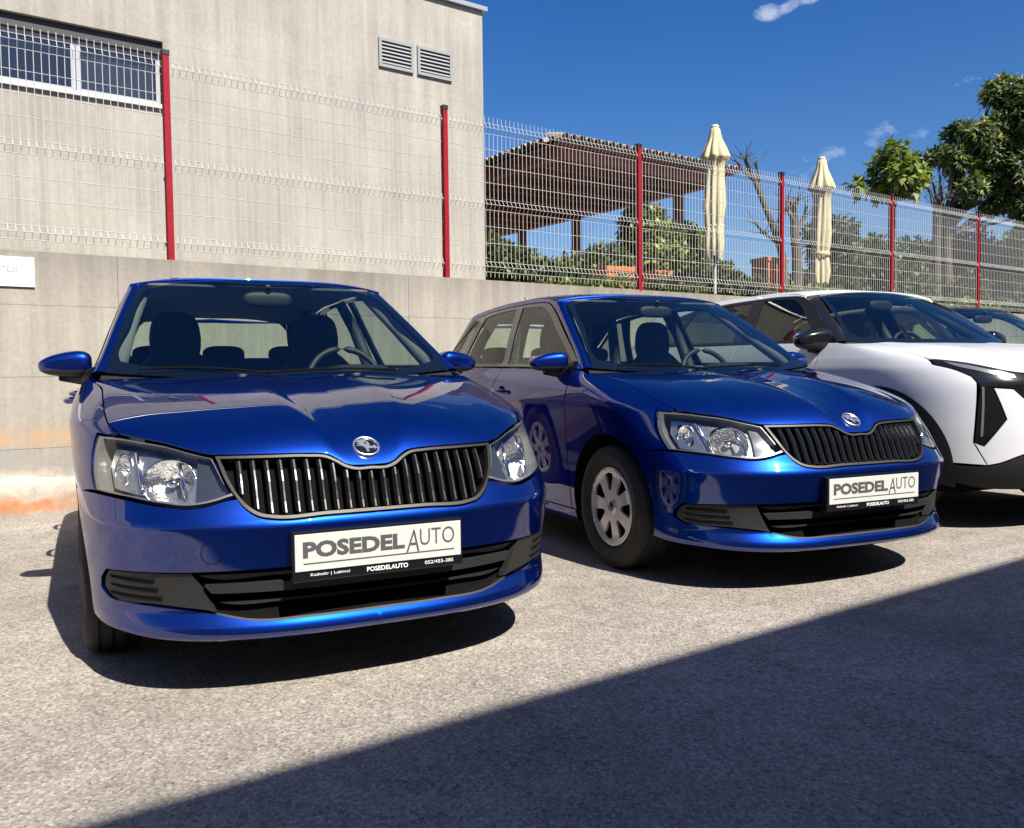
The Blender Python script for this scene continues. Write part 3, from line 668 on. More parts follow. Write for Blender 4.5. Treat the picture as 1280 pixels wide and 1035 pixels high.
        g3 = [(3.105, 1.036), (3.05, 1.2), (3.0, 1.332), (3.04, 1.332), (3.20, 1.255), (3.40, 1.145), (3.53, 1.06), (3.3, 1.04)]
        pY('window_frame', dlo, BLACKP, sgn=s_, res=.03, gap=.001, rim=.012, holes=[g1, g2, g3])
        for nm, g, par in (('front_window', g1, fd), ('rear_window', g2, rd), ('quarter_window', g3, root)):
            pY(nm, g, GLASS if nm != 'quarter_window' else GLASSD, par, sgn=s_, res=.04, gap=-.003, rim=0, off=-.005)
        # roof side and rear pillar
        rail = [(1.80, 1.378), (1.9, 1.393), (2.3, 1.420), (2.9, 1.403), (3.2, 1.375), (3.46, 1.335)]
        pY('roof_side', [(1.79, 1.330), (1.80, 1.372)]+rail[1:]+[(3.60, 1.18), (3.70, 1.02), (3.62, 1.022), (3.615, 1.03), (3.565, 1.074), (3.405, 1.173), (3.205, 1.285), (3.055, 1.357), (2.93, 1.373), (2.6, 1.389), (2.3, 1.393), (2.05, 1.389), (1.895, 1.373)], PAINT, sgn=s_, res=.025, gap=0, rim=.02)
        # handles
        for par, yh, zh in ((fd, 2.085, .850), (rd, 2.985, .868)):
            xh = float(S.side_x(yh, zh)); q = MB()
            pts = [(s_*(xh-.004+d_), yh+t, zh+.004*(t/.1)) for t, d_ in ((-.098, .0), (-.085, .022), (-.05, .034), (0, .037), (.05, .034), (.085, .024), (.1, .0))]
            q.tube(pts, [.009, .012, .0125, .013, .013, .013, .011], 10); q.build('door_handle', PAINT, par, smooth=True)
            q = MB(); q.sellip((s_*(xh-.004), yh, zh), (.007, .05, .028), (2, 2), (20, 10)); q.build('handle_recess', DARK, par, smooth=True)
        door_mirror(root, s_, (.855, 1.41, 1.012), (.098, .072, .054), PAINT, PLAST, (.735, 1.32, .965))
        # front pillar
        k = 24; tt = np.linspace(0, 1, k)
        ws_e = np.stack([.716+(.549-.716)*tt, 1.168+(1.782-1.168)*tt, .978+(1.380-.978)*tt], 1)
        sd_yz = np.stack([1.208+(1.86-1.208)*tt, .968+(1.374-.968)*tt+.010*np.sin(math.pi*tt)], 1); sx = S.side_x(sd_yz[:, 0], sd_yz[:, 1])
        sd_e = np.stack([sx, sd_yz[:, 0], sd_yz[:, 1]], 1)
        rows = []
        for f_ in np.linspace(0, 1, 7):
            q = ws_e*(1-f_)+sd_e*f_; bulge = .016*math.sin(math.pi*min(f_*1.0, 1)); q = q+np.array([.55, -.6, .45])*bulge; rows.append(q)
        rows = [rows[0]+[-.004, .012, -.012]]+rows+[rows[-1]+[-.02, .005, 0]]
        grid('front_pillar', np.array(rows)*[s_, 1, 1], PAINT, root)
    # ---- windscreen
    uu_, vv_ = 141, 71; Pw = np.zeros((uu_, vv_, 3))
    for i, w_ in enumerate(np.linspace(-1, 1, uu_)):
        B = np.array([.716*w_, 1.0+.168*w_**2, .944+.034*w_**2]); T_ = np.array([.549*w_, 1.712+.070*w_**2, 1.410-.030*w_**2])
        for j, t in enumerate(np.linspace(0, 1, vv_)): Pw[i, j] = B+(T_-B)*t+np.array([0, -.53, .85])*.022*4*t*(1-t)
    wsn = grid('windscreen', Pw, GLASSW, root)
    def wmap(A):
        w_, t = A[:, 0]/.7, A[:, 1]/.7; w2 = w_**2
        B_ = np.stack([.716*w_, 1.0+.168*w2, .944+.034*w2], 1); T_ = np.stack([.549*w_, 1.712+.070*w2, 1.410-.030*w2], 1)
        return B_+(T_-B_)*t[:, None]+np.array([0, -.53, .85])*(.022*4*t*(1-t))[:, None]
    wnrm = lambda P_: np.tile([[0, -.53, .85]], (len(P_), 1))
    ra = .7*.955; rrd = [(-ra+.03, .065), (0, .050), (ra-.03, .065), (ra-.008, .072), (ra, .095), (ra-.004, .35), (ra-.012, .60), (ra-.02, .635), (ra-.045, .650), (0, .652), (-ra+.045, .650), (-ra+.02, .635), (-ra+.012, .60), (-ra+.004, .35), (-ra, .095), (-ra+.008, .072)]
    panel('printed_border', [(-.7, 0), (.7, 0), (.7, .7), (-.7, .7)], wmap, wnrm, BLACKP, wsn, res=.03, gap=.0, rim=0, off=-.003, holes=[rrd])
    # cowl, wipers, nozzles
    cw = [];
    for w_ in np.linspace(-1, 1, 31):
        e0 = np.array([.742*w_, 1.015+.112*w_**2, .945-.008*w_**2]); e1 = np.array([.728*w_, 1.03+.165*w_**2, .948+.024*w_**2]); cw.append([e0, (e0+e1)/2-[0, 0, .008], e1])
    cow = grid('cowl_panel', np.array(cw), PLAST, root)
    for (xa, xb, zt_) in ((.42, -.18, .985), (-.12, -.60, .985)):
        f_ = lambda x_, t: (x_, 1.0+.168*(x_/.716)**2+.712*t-.02, .944+.034*(x_/.716)**2+.46*t+.014)
        pts = [f_(xa+(xb-xa)*t, .015+.035*math.sin(math.pi*t)) for t in np.linspace(0, 1, 9)]
        MB().tube(pts, .006, 6).build('wiper', DARK, root, smooth=True)
    for x_ in (-.23, .23): MB().sellip((x_, .99, .958), (.02, .012, .008), (3, 2), (12, 8)).build('washer_nozzle', PLAST, root, smooth=True)
    # ---- roof
    zc = Tab([(1.68, 1.408), (1.95, 1.443), (2.4, 1.466), (2.9, 1.452), (3.3, 1.415), (3.6, 1.375)])
    zr = Tab([(1.68, 1.36), (1.80, 1.380), (1.9, 1.394), (2.3, 1.421), (2.9, 1.404), (3.2, 1.376), (3.6, 1.318)])
    nu, nv = 41, 50; Pr = np.zeros((nu, nv, 3))
    for i, w_ in enumerate(np.sin(np.linspace(-1, 1, nu)*math.pi/2)):
        yy = 1.718+.072*w_**2+(3.58-.10*w_**2-1.718-.072*w_**2)*np.linspace(0, 1, nv); xe = S.side_x(yy, zr(yy))
        xe = xe*np.clip(.92+(yy-1.718)/.6, 0, 1)
        Pr[i, :, 0] = w_*xe; Pr[i, :, 1] = yy; Pr[i, :, 2] = zr(yy)+(zc(yy)-zr(yy))*(1-abs(w_)**3.4)
    fr = Pr[:, :1].copy(); fr[:, :, 1] += .01; fr[:, :, 2] -= .014
    rf = grid('roof', np.concatenate([fr, Pr], 1), PAINT, root, flip=False)
    hd = Pr.copy(); hd[:, :, 0] *= .97; hd[:, :, 2] -= .035; grid('headliner', hd, mat('headliner', (.16, .165, .17), .9), root)
    MB().tube([(0, 3.36, 1.405), (0, 3.38, 1.425), (0, 3.51, 1.555)], [.012, .006, .0035], 8).build('roof_antenna', PLAST, rf, smooth=True)
    # ---- tail
    yt = Tab([(.2, 3.83), (.6, 3.83), (.8, 3.80), (1.0, 3.73), (1.18, 3.60), (1.33, 3.47)])
    xe = lambda z: float(S.side_x(float(yt(z)), z))
    zz = [.60, .8, 1.0, 1.18, 1.32]
    rwin_ = [(-.57, 1.12), (-.53, 1.27), (-.48, 1.325), (.48, 1.325), (.53, 1.27), (.57, 1.12), (.54, 1.085), (-.54, 1.085)]
    rh = [(0, 1.085), (.49, 1.085), (.52, 1.12), (.48, 1.27), (.43, 1.320), (0, 1.325)]
    tg = pR('tailgate', [(0, .60)]+[(xe(z), z) for z in zz]+[(0, 1.345), (0, 1.325)]+rh[::-1][1:]+[(0, 1.085)], PAINT, both=True, res=.04)
    pR('rear_screen', rh, GLASS, tg, both=True, res=.05, gap=-.004, off=-.006, rim=0)
    pR('rear_bumper', [(0, .22), (.5, .22), (xe(.22), .22), (xe(.4), .4), (xe(.595), .595), (0, .595)], PAINT, both=True, res=.05)
    for s_ in (1, -1):
        pR('tail_light', [(xe(.75)-.19, .76), (xe(.75)-.012, .74), (xe(.95)-.012, .95), (xe(.95)-.17, .93)], REDL, sgn=s_, res=.03, off=.006, rim=.01)
    MB().box((-.26, 3.995, .66), (.26, 4.003, .77)).build('rear_number_plate', PLATEW, tg)
    # ---- underbody, added sun-blocking shell, cabin
    MB().box((-.70, .42, .20), (.70, 3.8, .24)).build('underbody', DARK, root)
    pS('sun_block_shell', [(0, .20), fx(.5, .21), fx(.70, .225), sy(.46, .24), sy(.50, .5), sy(.56, .60), sy(.60, .76), fx(.60, .74), fx(.40, .71), (0, .69)], DARK, both=True, res=.05, off=-.10, gap=0, rim=0)  # unseen dark shell added in the nose to stop sun leaking through
    MB().add([(-.42, .10, .215), (.42, .10, .215), (.64, .32, .215), (.64, .42, .215), (-.64, .42, .215), (-.64, .32, .215)], [(0, 1, 2, 3, 4, 5)]).build('undertray', DARK, root)  # unseen plate put in to keep leaking sun out of the car's shadow
    for s_ in (1, -1):
        yy = np.linspace(1.26, 3.6, 30); L = np.array([[(float(S.side_x(y, z))-.055, y, z) for z in (.24, .5, .8, .955)] for y in yy]); grid('door_lining', L*[s_, 1, 1], DASH, root)
        MB().box((s_*.45, .40, .30) if s_ > 0 else (-.58, .40, .30), (.58, 1.2, .72) if s_ > 0 else (-.45, 1.2, .72)).build('engine_bay_side', DARK, root)
    MB().box((-.45, .22, .24), (.45, 1.2, .50)).build('engine_bay', DARK, root)
    MB().box((-.40, .16, .50), (.40, .40, .64)).build('radiator', DARK, root)
    d = MB(); d.sellip((0, 1.42, .86), (.70, .30, .105), (5, 3), (40, 16)); d.build('dashboard', DASH, root, smooth=True)
    d = MB(); d.sellip((.36, 1.42, .955), (.17, .10, .05), (3, 2.5)); d.build('instrument_hood', DASH, root, smooth=True)
    steering(root, .36, 1.62, .915)
    for x_ in (-.36, .36): seat(root, x_, 2.16, 1.03, CABIN)
    rb = MB(); rb.sellip((0, 3.02, .74), (.62, .09, .30), (6, 4), fn=lambda a, b, c: (a, b+.8*c, c)); rb.build('rear_bench', CABIN, root, smooth=True)
    for x_ in (-.40, 0, .40):
        q = MB(); q.sellip((x_, 3.12, 1.085), (.125, .05, .06), (4, 3)); q.build('rear_headrest', CABIN, root, smooth=True)
    rm = MB(); rm.sellip((.0, 1.66, 1.315), (.115, .022, .036), (4, 3)); rm.build('rear_view_mirror', PLAST, root, smooth=True)
    MB().tube([(0, 1.66, 1.33), (0, 1.63, 1.375)], .014, 8).build('mirror_stem', PLAST, root, smooth=True)
    for s_ in (1, -1):
        q = MB(); q.sellip((s_*.33, 1.80, 1.375), (.19, .075, .010), (6, 4)); q.build('sun_visor', mat('visor', (.09, .09, .095), .9), root, smooth=True)
        # pillar trims
        MB().tube([(s_*.675, 1.24, .97), (s_*.605, 1.55, 1.17), (s_*.525, 1.83, 1.36)], [.035, .03, .028], 8).build('pillar_trim', MATS['headliner'], root, smooth=True)
        MB().tube([(s_*.68, 2.24, .96), (s_*.60, 2.275, 1.2), (s_*.525, 2.32, 1.36)], [.04, .035, .03], 8).build('pillar_trim', DASH, root, smooth=True)
        MB().tube([(s_*.62, 3.14, 1.0), (s_*.55, 3.06, 1.2), (s_*.48, 2.97, 1.35)], [.045, .04, .035], 8).build('pillar_trim', DASH, root, smooth=True)
        wheel(root, s_*.725, .84, .302, .302, .19, .192, SILVER, s_)
        wheel(root, s_*.725, 3.31, .302, .302, .19, .192, SILVER, s_)
    return S

# ------------------------------------------------------------------ the crossover
def build_crossover(root, PAINT):
    yf = Tab([(.15, .25), (.2, .10), (.28, .03), (.40, .0), (.55, .0), (.7, .008), (.85, .03), (.93, .075), (.98, .115), (1.01, .16), (1.04, .25), (1.07, .42), (1.1, .62), (1.14, .85), (1.2, .95), (1.5, 1.3)])
    yc = Tab([(.15, .95), (.9, .95), (1.05, 1.05), (1.14, 1.2), (1.2, 1.2), (1.5, 1.58)])
    xs = Tab([(.15, .85), (.25, .885), (.4, .915), (.6, .925), (.8, .927), (.94, .918), (1.02, .897), (1.02, .897), (1.1, .862), (1.15, .837), (1.3, .765), (1.48, .655), (1.58, .58)])
    yr = Tab([(.15, 4.22), (.6, 4.30), (1.0, 4.26), (1.2, 4.15), (1.5, 3.85), (1.58, 3.75)])
    one = lambda v: Tab([(.1, v), (2, v)])
    S = Skin(yf, yc, one(3.0), xs, yr, one(3.55), one(3.0), lambda y, z: 1-.06*np.clip((y-2.3)/1.7, 0, 2)**2); fx, sy = S.fx, S.sy
    pS = lambda name, o, m, par=root, **k: panel(name, o, S.mapS, S.normal, m, par, kz=(1.02,), **k)
    pY = lambda name, o, m, par=root, **k: panel(name, o, S.mapY, S.normal, m, par, kz=(1.02,), **k)
    pR = lambda name, o, m, par=root, **k: panel(name, o, S.mapR, S.normal, m, par, **k)
    lead = Tab([(0, .916), (.3, .917), (.5, .923), (.58, .935), (.65, .956), (.75, .992), (.84, 1.018)])
    nw, nt_ = 45, 40; ts = np.linspace(0, 1, nt_)**1.2; P = np.zeros((nw, nt_, 3))
    for i, w_ in enumerate(np.linspace(0, 1, nw)):
        xe = .825*w_; ze = float(lead(xe)); ye = float(S.nose_y(xe, ze))
        d = np.array([float(S.nose_y(xe, ze+.03))-ye, .03]); d /= np.linalg.norm(d); d = d*(1-w_**4)+np.array([.95, .30])*w_**4; d /= np.linalg.norm(d)
        e = np.array([ye, ze]); r_ = np.array([1.03+.12*w_**2, 1.128-.006*w_**2]); Ln = np.linalg.norm(r_-e)
        c = bez(e, e+d*(.20 if w_ < .9 else .2)*Ln, r_-np.array([1, .08])*.42*Ln, r_, ts); x = xe+(.812*w_-xe)*ts
        x = x+(S.side_x(c[:, 0], c[:, 1])-.004-x)*w_**8
        P[i] = np.stack([x, c[:, 0], c[:, 1]+.012*math.exp(-((w_-.62)/.10)**2)*np.minimum(ts/.3, 1)*(1-.4*ts)], 1)
    full = np.concatenate([P[::-1]*[-1, 1, 1], P[1:]], 0); fr = full[:, :1].copy(); fr[:, :, 1] += .016; fr[:, :, 2] -= .006
    grid('bonnet', np.concatenate([fr, full], 1), PAINT, root, flip=True)
    ed = [(p[1], p[2]) for p in P[-1][::5]]
    # front: black lamp band with vertical lamps, white facets, black lower bumper
    band = [(0, .912), fx(.5, .918), fx(.58, .930), fx(.65, .951), fx(.75, .986), fx(.822, 1.010), fx(.832, .98), fx(.787, .945), fx(.748, .907), fx(.739, .87), fx(.752, .724), fx(.763, .528), fx(.731, .506), fx(.640, .66), fx(.687, .842), fx(.595, .834), fx(.543, .777), (0, .77)]
    pS('lamp_band', band, BLACKP, both=True, res=.018, off=-.004, rim=.04)
    LED = mat('lamp diffuser', (.16, .165, .17), .2, .2, .5)
    for s_ in (1, -1):
        pS('running_light', [fx(.729, .845), fx(.720, .845), fx(.735, .56), fx(.744, .56)], LED, sgn=s_, res=.02, off=0, rim=.01, gap=0)
        pS('headlight', [fx(.80, .995), fx(.74, .973), fx(.65, .938), fx(.56, .915), fx(.56, .893), fx(.65, .912), fx(.72, .940), fx(.79, .978)], LED, sgn=s_, res=.02, off=0, rim=.01, gap=0)
        AC = (.80, .37)
        fen = [fx(.714, .396), fx(.767, .527), fx(.757, .724), fx(.744, .868), fx(.753, .903), fx(.791, .941), fx(.838, .976), fx(.829, 1.014)]+[sy(y, z) for y, z in ed[1:]]
        fen += [sy(1.20, 1.132)]+[sy(1.336, z) for z in (1.137, 1.12, 1.10, 1.08, 1.06, 1.04, 1.02, 1.0, .98, .96, .94, .92, .90, .85, .80, .70)]+[sy(1.333, .6), sy(1.33, .385)]+[sy(*p) for p in arc(*AC, .475, 2, 176, 20)]
        pS('fender', fen, PAINT, sgn=s_, res=.022)
        for (cy) in (.80, 3.48):
            ring = arc(cy, .37, .478, -14, 194, 26)+arc(cy, .37, .40, 194, -14, 26)
            pY('arch_cladding', ring, BLKB, sgn=s_, res=.03, gap=0, off=.003)
            L = np.array([[(float(S.side_x(y, z))-d_, y, z) for d_ in (.0, .03, .26)] for y, z in arc(cy, .37, .399, -14, 194, 26)]); grid('wheel_arch_liner', L*[s_, 1, 1], DARK, root)
        fd = pY('front_door', [(1.3345, .36), (1.338, .7), (1.3395, 1.137), (1.8, 1.147), (2.23, 1.15), (2.23, .36)], PAINT, sgn=s_, res=.03)
        rd = pY('rear_door', [(2.238, .36), (2.238, 1.15), (2.8, 1.155), (3.2, 1.165), (3.22, .93), (3.10, .74), (3.0, .5), (2.99, .36)], PAINT, sgn=s_, res=.03)
        pY('sill_cladding', [(1.20, .2), (1.23, .356), (3.0, .356), (3.05, .2)], PLASTG, sgn=s_, res=.05)
        pY('quarter_panel', [(3.205, 1.165), (3.9, 1.18), (4.1, .9), (4.1, .36), (3.955, .36)]+arc(3.48, .37, .478, 0, 125, 12)+[(3.225, .93)], PAINT, sgn=s_, res=.035)
        dlo = [(1.22, 1.135), (1.8, 1.15), (2.8, 1.16), (3.5, 1.18), (3.62, 1.20), (3.4, 1.36), (3.1, 1.455), (2.7, 1.49), (2.3, 1.502), (1.9, 1.500), (1.72, 1.482), (1.6, 1.43), (1.4, 1.28)]
        g1 = [(1.40, 1.165), (1.55, 1.295), (1.70, 1.42), (1.80, 1.468), (1.95, 1.483), (2.14, 1.485), (2.11, 1.3), (2.06, 1.17)]
        g2 = [(2.21, 1.172), (2.25, 1.3), (2.28, 1.484), (2.7, 1.472), (3.0, 1.445), (3.06, 1.3), (3.08, 1.185)]
        g3 = [(3.15, 1.19), (3.12, 1.3), (3.10, 1.42), (3.3, 1.36), (3.52, 1.215)]
        pY('window_frame', dlo, PILLAR, sgn=s_, res=.04, gap=.001, holes=[g1, g2, g3])
        for nm, g, par in (('front_window', g1, fd), ('rear_window', g2, rd), ('quarter_window', g3, root)): pY(nm, g, GLASSD if nm != 'front_window' else GLASS, par, sgn=s_, res=.05, gap=-.003, rim=0, off=-.005)
        pY('roof_side', [(1.70, 1.480), (1.72, 1.497), (1.9, 1.522), (2.3, 1.535), (2.9, 1.522), (3.4, 1.478), (3.78, 1.42), (3.85, 1.25), (3.88, 1.18), (3.63, 1.20), (3.405, 1.364), (3.1, 1.459), (2.7, 1.494), (2.3, 1.506), (1.9, 1.504), (1.76, 1.493)], PAINT, sgn=s_, res=.03, gap=0, rim=.02)
        door_mirror(root, s_, (.910, 1.36, 1.158), (.125, .08, .074), BLACKP, PLAST, (.85, 1.38, 1.105))
        k = 20; tt = np.linspace(0, 1, k)
        a = np.stack([.765+(.530-.765)*tt, 1.185+(1.70-1.185)*tt, 1.142+(1.503-1.142)*tt], 1)
        yz = np.stack([1.215+(1.80-1.215)*tt, 1.135+(1.497-1.135)*tt], 1); b = np.stack([S.side_x(yz[:, 0], yz[:, 1]), yz[:, 0], yz[:, 1]], 1)
        rows = [a*(1-f)+b*f+np.array([.55, -.6, .45])*.014*math.sin(math.pi*f) for f in np.linspace(0, 1, 6)]
        grid('front_pillar', np.array([rows[0]+[-.004, .01, -.012]]+rows+[rows[-1]+[-.02, 0, 0]])*[s_, 1, 1], PILLAR, root)
        wheel(root, s_*.80, .80, .352, .352, .215, .235, SMOKE, s_, nsl=5); wheel(root, s_*.80, 3.48, .352, .352, .215, .235, SMOKE, s_, nsl=5)
        MB().tube([(s_*.70, 1.27, 1.13), (s_*.52, 1.76, 1.47)], [.04, .03], 8).build('pillar_trim', DASH, root, smooth=True)
        MB().tube([(s_*.73, 2.15, 1.12), (s_*.55, 2.25, 1.47)], [.045, .04], 8).build('pillar_trim', DASH, root, smooth=True)
        L = np.array([[(float(S.side_x(y, z))-.06, y, z) for z in (.24, .6, .9, 1.12)] for y in np.linspace(1.3, 4.0, 20)]); grid('door_lining', L*[s_, 1, 1], DASH, root)
        pS('lower_facet', [fx(.555, .459), fx(.683, .404), fx(.712, .396), fx(.763, .523), fx(.729, .503), fx(.637, .66), fx(.683, .838), fx(.596, .830), fx(.545, .773), fx(.35, .769), fx(.35, .50)], PAINT, sgn=s_, res=.018)
    pS('front_centre', [(0, .50), fx(.347, .50), fx(.347, .765), (0, .765)], PAINT, both=True, res=.03)
    pS('lower_bumper', [(0, .495), fx(.348, .495), fx(.553, .454), fx(.681, .399), fx(.711, .391), sy(.325, .391), sy(.345, .29), fx(.74, .265), fx(.5, .250), (0, .245)], BLKB, both=True, res=.03)
    # glass, roof
    Pw = np.zeros((41, 25, 3))
    for i, w_ in enumerate(np.linspace(-1, 1, 41)):
        B = np.array([.765*w_, 1.03+.155*w_**2, 1.118+.024*w_**2]); T_ = np.array([.530*w_, 1.645+.055*w_**2, 1.532-.028*w_**2])
        for j, t in enumerate(np.linspace(0, 1, 25)): Pw[i, j] = B+(T_-B)*t+np.array([0, -.5, .86])*.025*4*t*(1-t)
    wsn = grid('windscreen', Pw, GLASSW, root); frame_from_grid('printed_border', Pw, 2, 1, 1, BLACKP, wsn, -.003)
    zc = Tab([(1.6, 1.525), (1.82, 1.556), (2.3, 1.575), (3.0, 1.56), (3.9, 1.47)]); zr = Tab([(1.6, 1.47), (1.72, 1.499), (1.9, 1.524), (2.3, 1.537), (2.9, 1.524), (3.4, 1.480), (3.9, 1.40)])
    Pr = np.zeros((31, 30, 3))
    for i, w_ in enumerate(np.sin(np.linspace(-1, 1, 31)*math.pi/2)):
        yy = 1.652+.055*w_**2+(3.88-.09*w_**2-1.652-.055*w_**2)*np.linspace(0, 1, 30); xe = S.side_x(yy, zr(yy))*np.clip(.90+(yy-1.652)/.5, 0, 1)
        Pr[i] = np.stack([w_*xe, yy, zr(yy)+(zc(yy)-zr(yy))*(1-abs(w_)**3.4)], 1)
    fr = Pr[:, :1].copy(); fr[:, :, 1] += .01; fr[:, :, 2] -= .014
    grid('roof', np.concatenate([fr, Pr], 1), PAINT, root); hd = Pr.copy(); hd[:, :, 0] *= .97; hd[:, :, 2] -= .035; grid('headliner', hd, MATS['headliner'], root)
    cw = []
    for w_ in np.linspace(-1, 1, 21):
        e0 = np.array([.80*w_, 1.03+.12*w_**2, 1.117-.006*w_**2]); e1 = np.array([.775*w_, 1.05+.15*w_**2, 1.122+.018*w_**2]); cw.append([e0, e1])
    grid('cowl_panel', np.array(cw), PLAST, root)
    # tail
    rh = [(0, 1.22), (.56, 1.22), (.52, 1.38), (.46, 1.43), (0, 1.44)]
    tg = pR('tailgate', [(0, .5), (.76, .5), (.78, .9), (.70, 1.18), (.56, 1.45), (0, 1.47), (0, 1.44)]+rh[::-1][1:]+[(0, 1.22)], PAINT, both=True, res=.05)
    pR('rear_screen', rh, GLASSD, tg, both=True, res=.06, gap=-.004, off=-.006, rim=0)
    pR('rear_bumper', [(0, .24), (.74, .24), (.76, .495), (0, .495)], PLASTG, both=True, res=.06)
    for s_ in (1, -1): pR('tail_light', [(.60, .86), (.76, .70), (.77, 1.0), (.62, .95)], REDL, sgn=s_, res=.04, off=.006)
    MB().box((-.78, .35, .22), (.78, 4.05, .27)).build('underbody', DARK, root)
    MB().box((-.60, .20, .25), (.60, 1.2, .70)).build('engine_bay', DARK, root)
    d = MB(); d.sellip((0, 1.42, 1.02), (.74, .32, .11), (5, 3), (36, 14)); d.build('dashboard', DASH, root, smooth=True)
    steering(root, .38, 1.66, 1.07)
    LS = mat('pale seat cloth', (.20, .20, .19), .8, bump=.2, bscale=300)
    for x_ in (-.38, .38): seat(root, x_, 2.2, 1.15, LS)
    rb = MB(); rb.sellip((0, 3.05, .86), (.64, .09, .32), (6, 4), fn=lambda a, b, c: (a, b+.8*c, c)); rb.build('rear_bench', CABIN, root, smooth=True)
    rm = MB(); rm.sellip((.0, 1.62, 1.43), (.115, .022, .036), (4, 3)); rm.build('rear_view_mirror', PLAST, root, smooth=True)
    return S

# ------------------------------------------------------------------ ground, terrace, wall
def nodes(m): return m.node_tree, m.node_tree.nodes['Principled BSDF']
def ground_mat():
    m = bpy.data.materials.new('exposed aggregate paving'); m.use_nodes = True; n, b = nodes(m); L = n.links.new
    tc = n.nodes.new('ShaderNodeTexCoord')
    v = n.nodes.new('ShaderNodeTexVoronoi'); v.inputs['Scale'].default_value = 120; v.inputs['Randomness'].default_value = 1
    n1 = n.nodes.new('ShaderNodeTexNoise'); n1.inputs['Scale'].default_value = 210; n1.inputs['Detail'].default_value = 5; n1.inputs['Roughness'].default_value = .75
    n2 = n.nodes.new('ShaderNodeTexNoise'); n2.inputs['Scale'].default_value = .9; n2.inputs['Detail'].default_value = 6; n2.inputs['Roughness'].default_value = .6
    n3 = n.nodes.new('ShaderNodeTexNoise'); n3.inputs['Scale'].default_value = 9; n3.inputs['Detail'].default_value = 5
    for q in (v, n1, n2, n3): L(tc.outputs['Object'], q.inputs[0])
    r1 = n.nodes.new('ShaderNodeValToRGB'); e = r1.color_ramp.elements
    e[0].position = .0; e[0].color = (.125, .109, .092, 1); e[1].position = 1; e[1].color = (.46, .41, .35, 1)
    k = e.new(.30); k.color = (.235, .209, .178, 1); k = e.new(.62); k.color = (.302, .268, .228, 1)
    L(v.outputs['Color'], r1.inputs[0])
    m1 = n.nodes.new('ShaderNodeMixRGB'); m1.blend_type = 'OVERLAY'; m1.inputs[0].default_value = .62; L(r1.outputs[0], m1.inputs[1]); L(n1.outputs[0], m1.inputs[2])
    mr = n.nodes.new('ShaderNodeMapRange'); mr.inputs[1].default_value = .3; mr.inputs[2].default_value = .7; mr.inputs[3].default_value = .76; mr.inputs[4].default_value = 1.22; L(n2.outputs[0], mr.inputs[0])
    mr2 = n.nodes.new('ShaderNodeMapRange'); mr2.inputs[1].default_value = .3; mr2.inputs[2].default_value = .7; mr2.inputs[3].default_value = .9; mr2.inputs[4].default_value = 1.1; L(n3.outputs[0], mr2.inputs[0])
    mm = n.nodes.new('ShaderNodeMath'); mm.operation = 'MULTIPLY'; L(mr.outputs[0], mm.inputs[0]); L(mr2.outputs[0], mm.inputs[1])
    # wear: pale washed streaks, a few dark drips and hairline cracks
    mp2 = n.nodes.new('ShaderNodeMapping'); mp2.inputs['Scale'].default_value = (.35, 1.6, 1); mp2.inputs['Rotation'].default_value = (0, 0, .5); L(tc.outputs['Object'], mp2.inputs[0])
    n4 = n.nodes.new('ShaderNodeTexNoise'); n4.inputs['Scale'].default_value = 1.6; n4.inputs['Detail'].default_value = 7; n4.inputs['Roughness'].default_value = .65; L(mp2.outputs[0], n4.inputs[0])
    r4 = n.nodes.new('ShaderNodeMapRange'); r4.inputs[1].default_value = .52; r4.inputs[2].default_value = .72; r4.inputs[3].default_value = 1.0; r4.inputs[4].default_value = 1.22; L(n4.outputs[0], r4.inputs[0])
    n5 = n.nodes.new('ShaderNodeTexNoise'); n5.inputs['Scale'].default_value = 2.3; n5.inputs['Detail'].default_value = 3; L(tc.outputs['Object'], n5.inputs[0])
    r5 = n.nodes.new('ShaderNodeMapRange'); r5.inputs[1].default_value = .66; r5.inputs[2].default_value = .78; r5.inputs[3].default_value = 1.0; r5.inputs[4].default_value = .62; L(n5.outputs[0], r5.inputs[0])
    vc = n.nodes.new('ShaderNodeTexVoronoi'); vc.feature = 'DISTANCE_TO_EDGE'; vc.inputs['Scale'].default_value = .33
    wv = n.nodes.new('ShaderNodeVectorMath'); wv.operation = 'MULTIPLY_ADD'; wv.inputs[1].default_value = (.5, .5, .5); L(n3.outputs['Color'], wv.inputs[0]); L(tc.outputs['Object'], wv.inputs[2]); L(wv.outputs[0], vc.inputs[0])
    rc = n.nodes.new('ShaderNodeMapRange'); rc.inputs[1].default_value = .0008; rc.inputs[2].default_value = .0022; rc.inputs[3].default_value = .62; rc.inputs[4].default_value = 1.0; L(vc.outputs['Distance'], rc.inputs[0])
    for q in (r4, r5, rc):
        m_ = n.nodes.new('ShaderNodeMath'); m_.operation = 'MULTIPLY'; L(mm.outputs[0], m_.inputs[0]); L(q.outputs[0], m_.inputs[1]); mm = m_
    sc = n.nodes.new('ShaderNodeVectorMath'); sc.operation = 'SCALE'; L(m1.outputs[0], sc.inputs[0]); L(mm.outputs[0], sc.inputs['Scale'])
    L(sc.outputs[0], b.inputs['Base Color']); b.inputs['Roughness'].default_value = .85; b.inputs['Specular IOR Level'].default_value = .3
    bp = n.nodes.new('ShaderNodeBump'); bp.inputs['Strength'].default_value = .55; bp.inputs['Distance'].default_value = .006
    ad = n.nodes.new('ShaderNodeMath'); ad.operation = 'ADD'; L(v.outputs['Distance'], ad.inputs[0]); L(n1.outputs[0], ad.inputs[1])
    L(ad.outputs[0], bp.inputs['Height']); L(bp.outputs[0], b.inputs['Normal'])
    return m
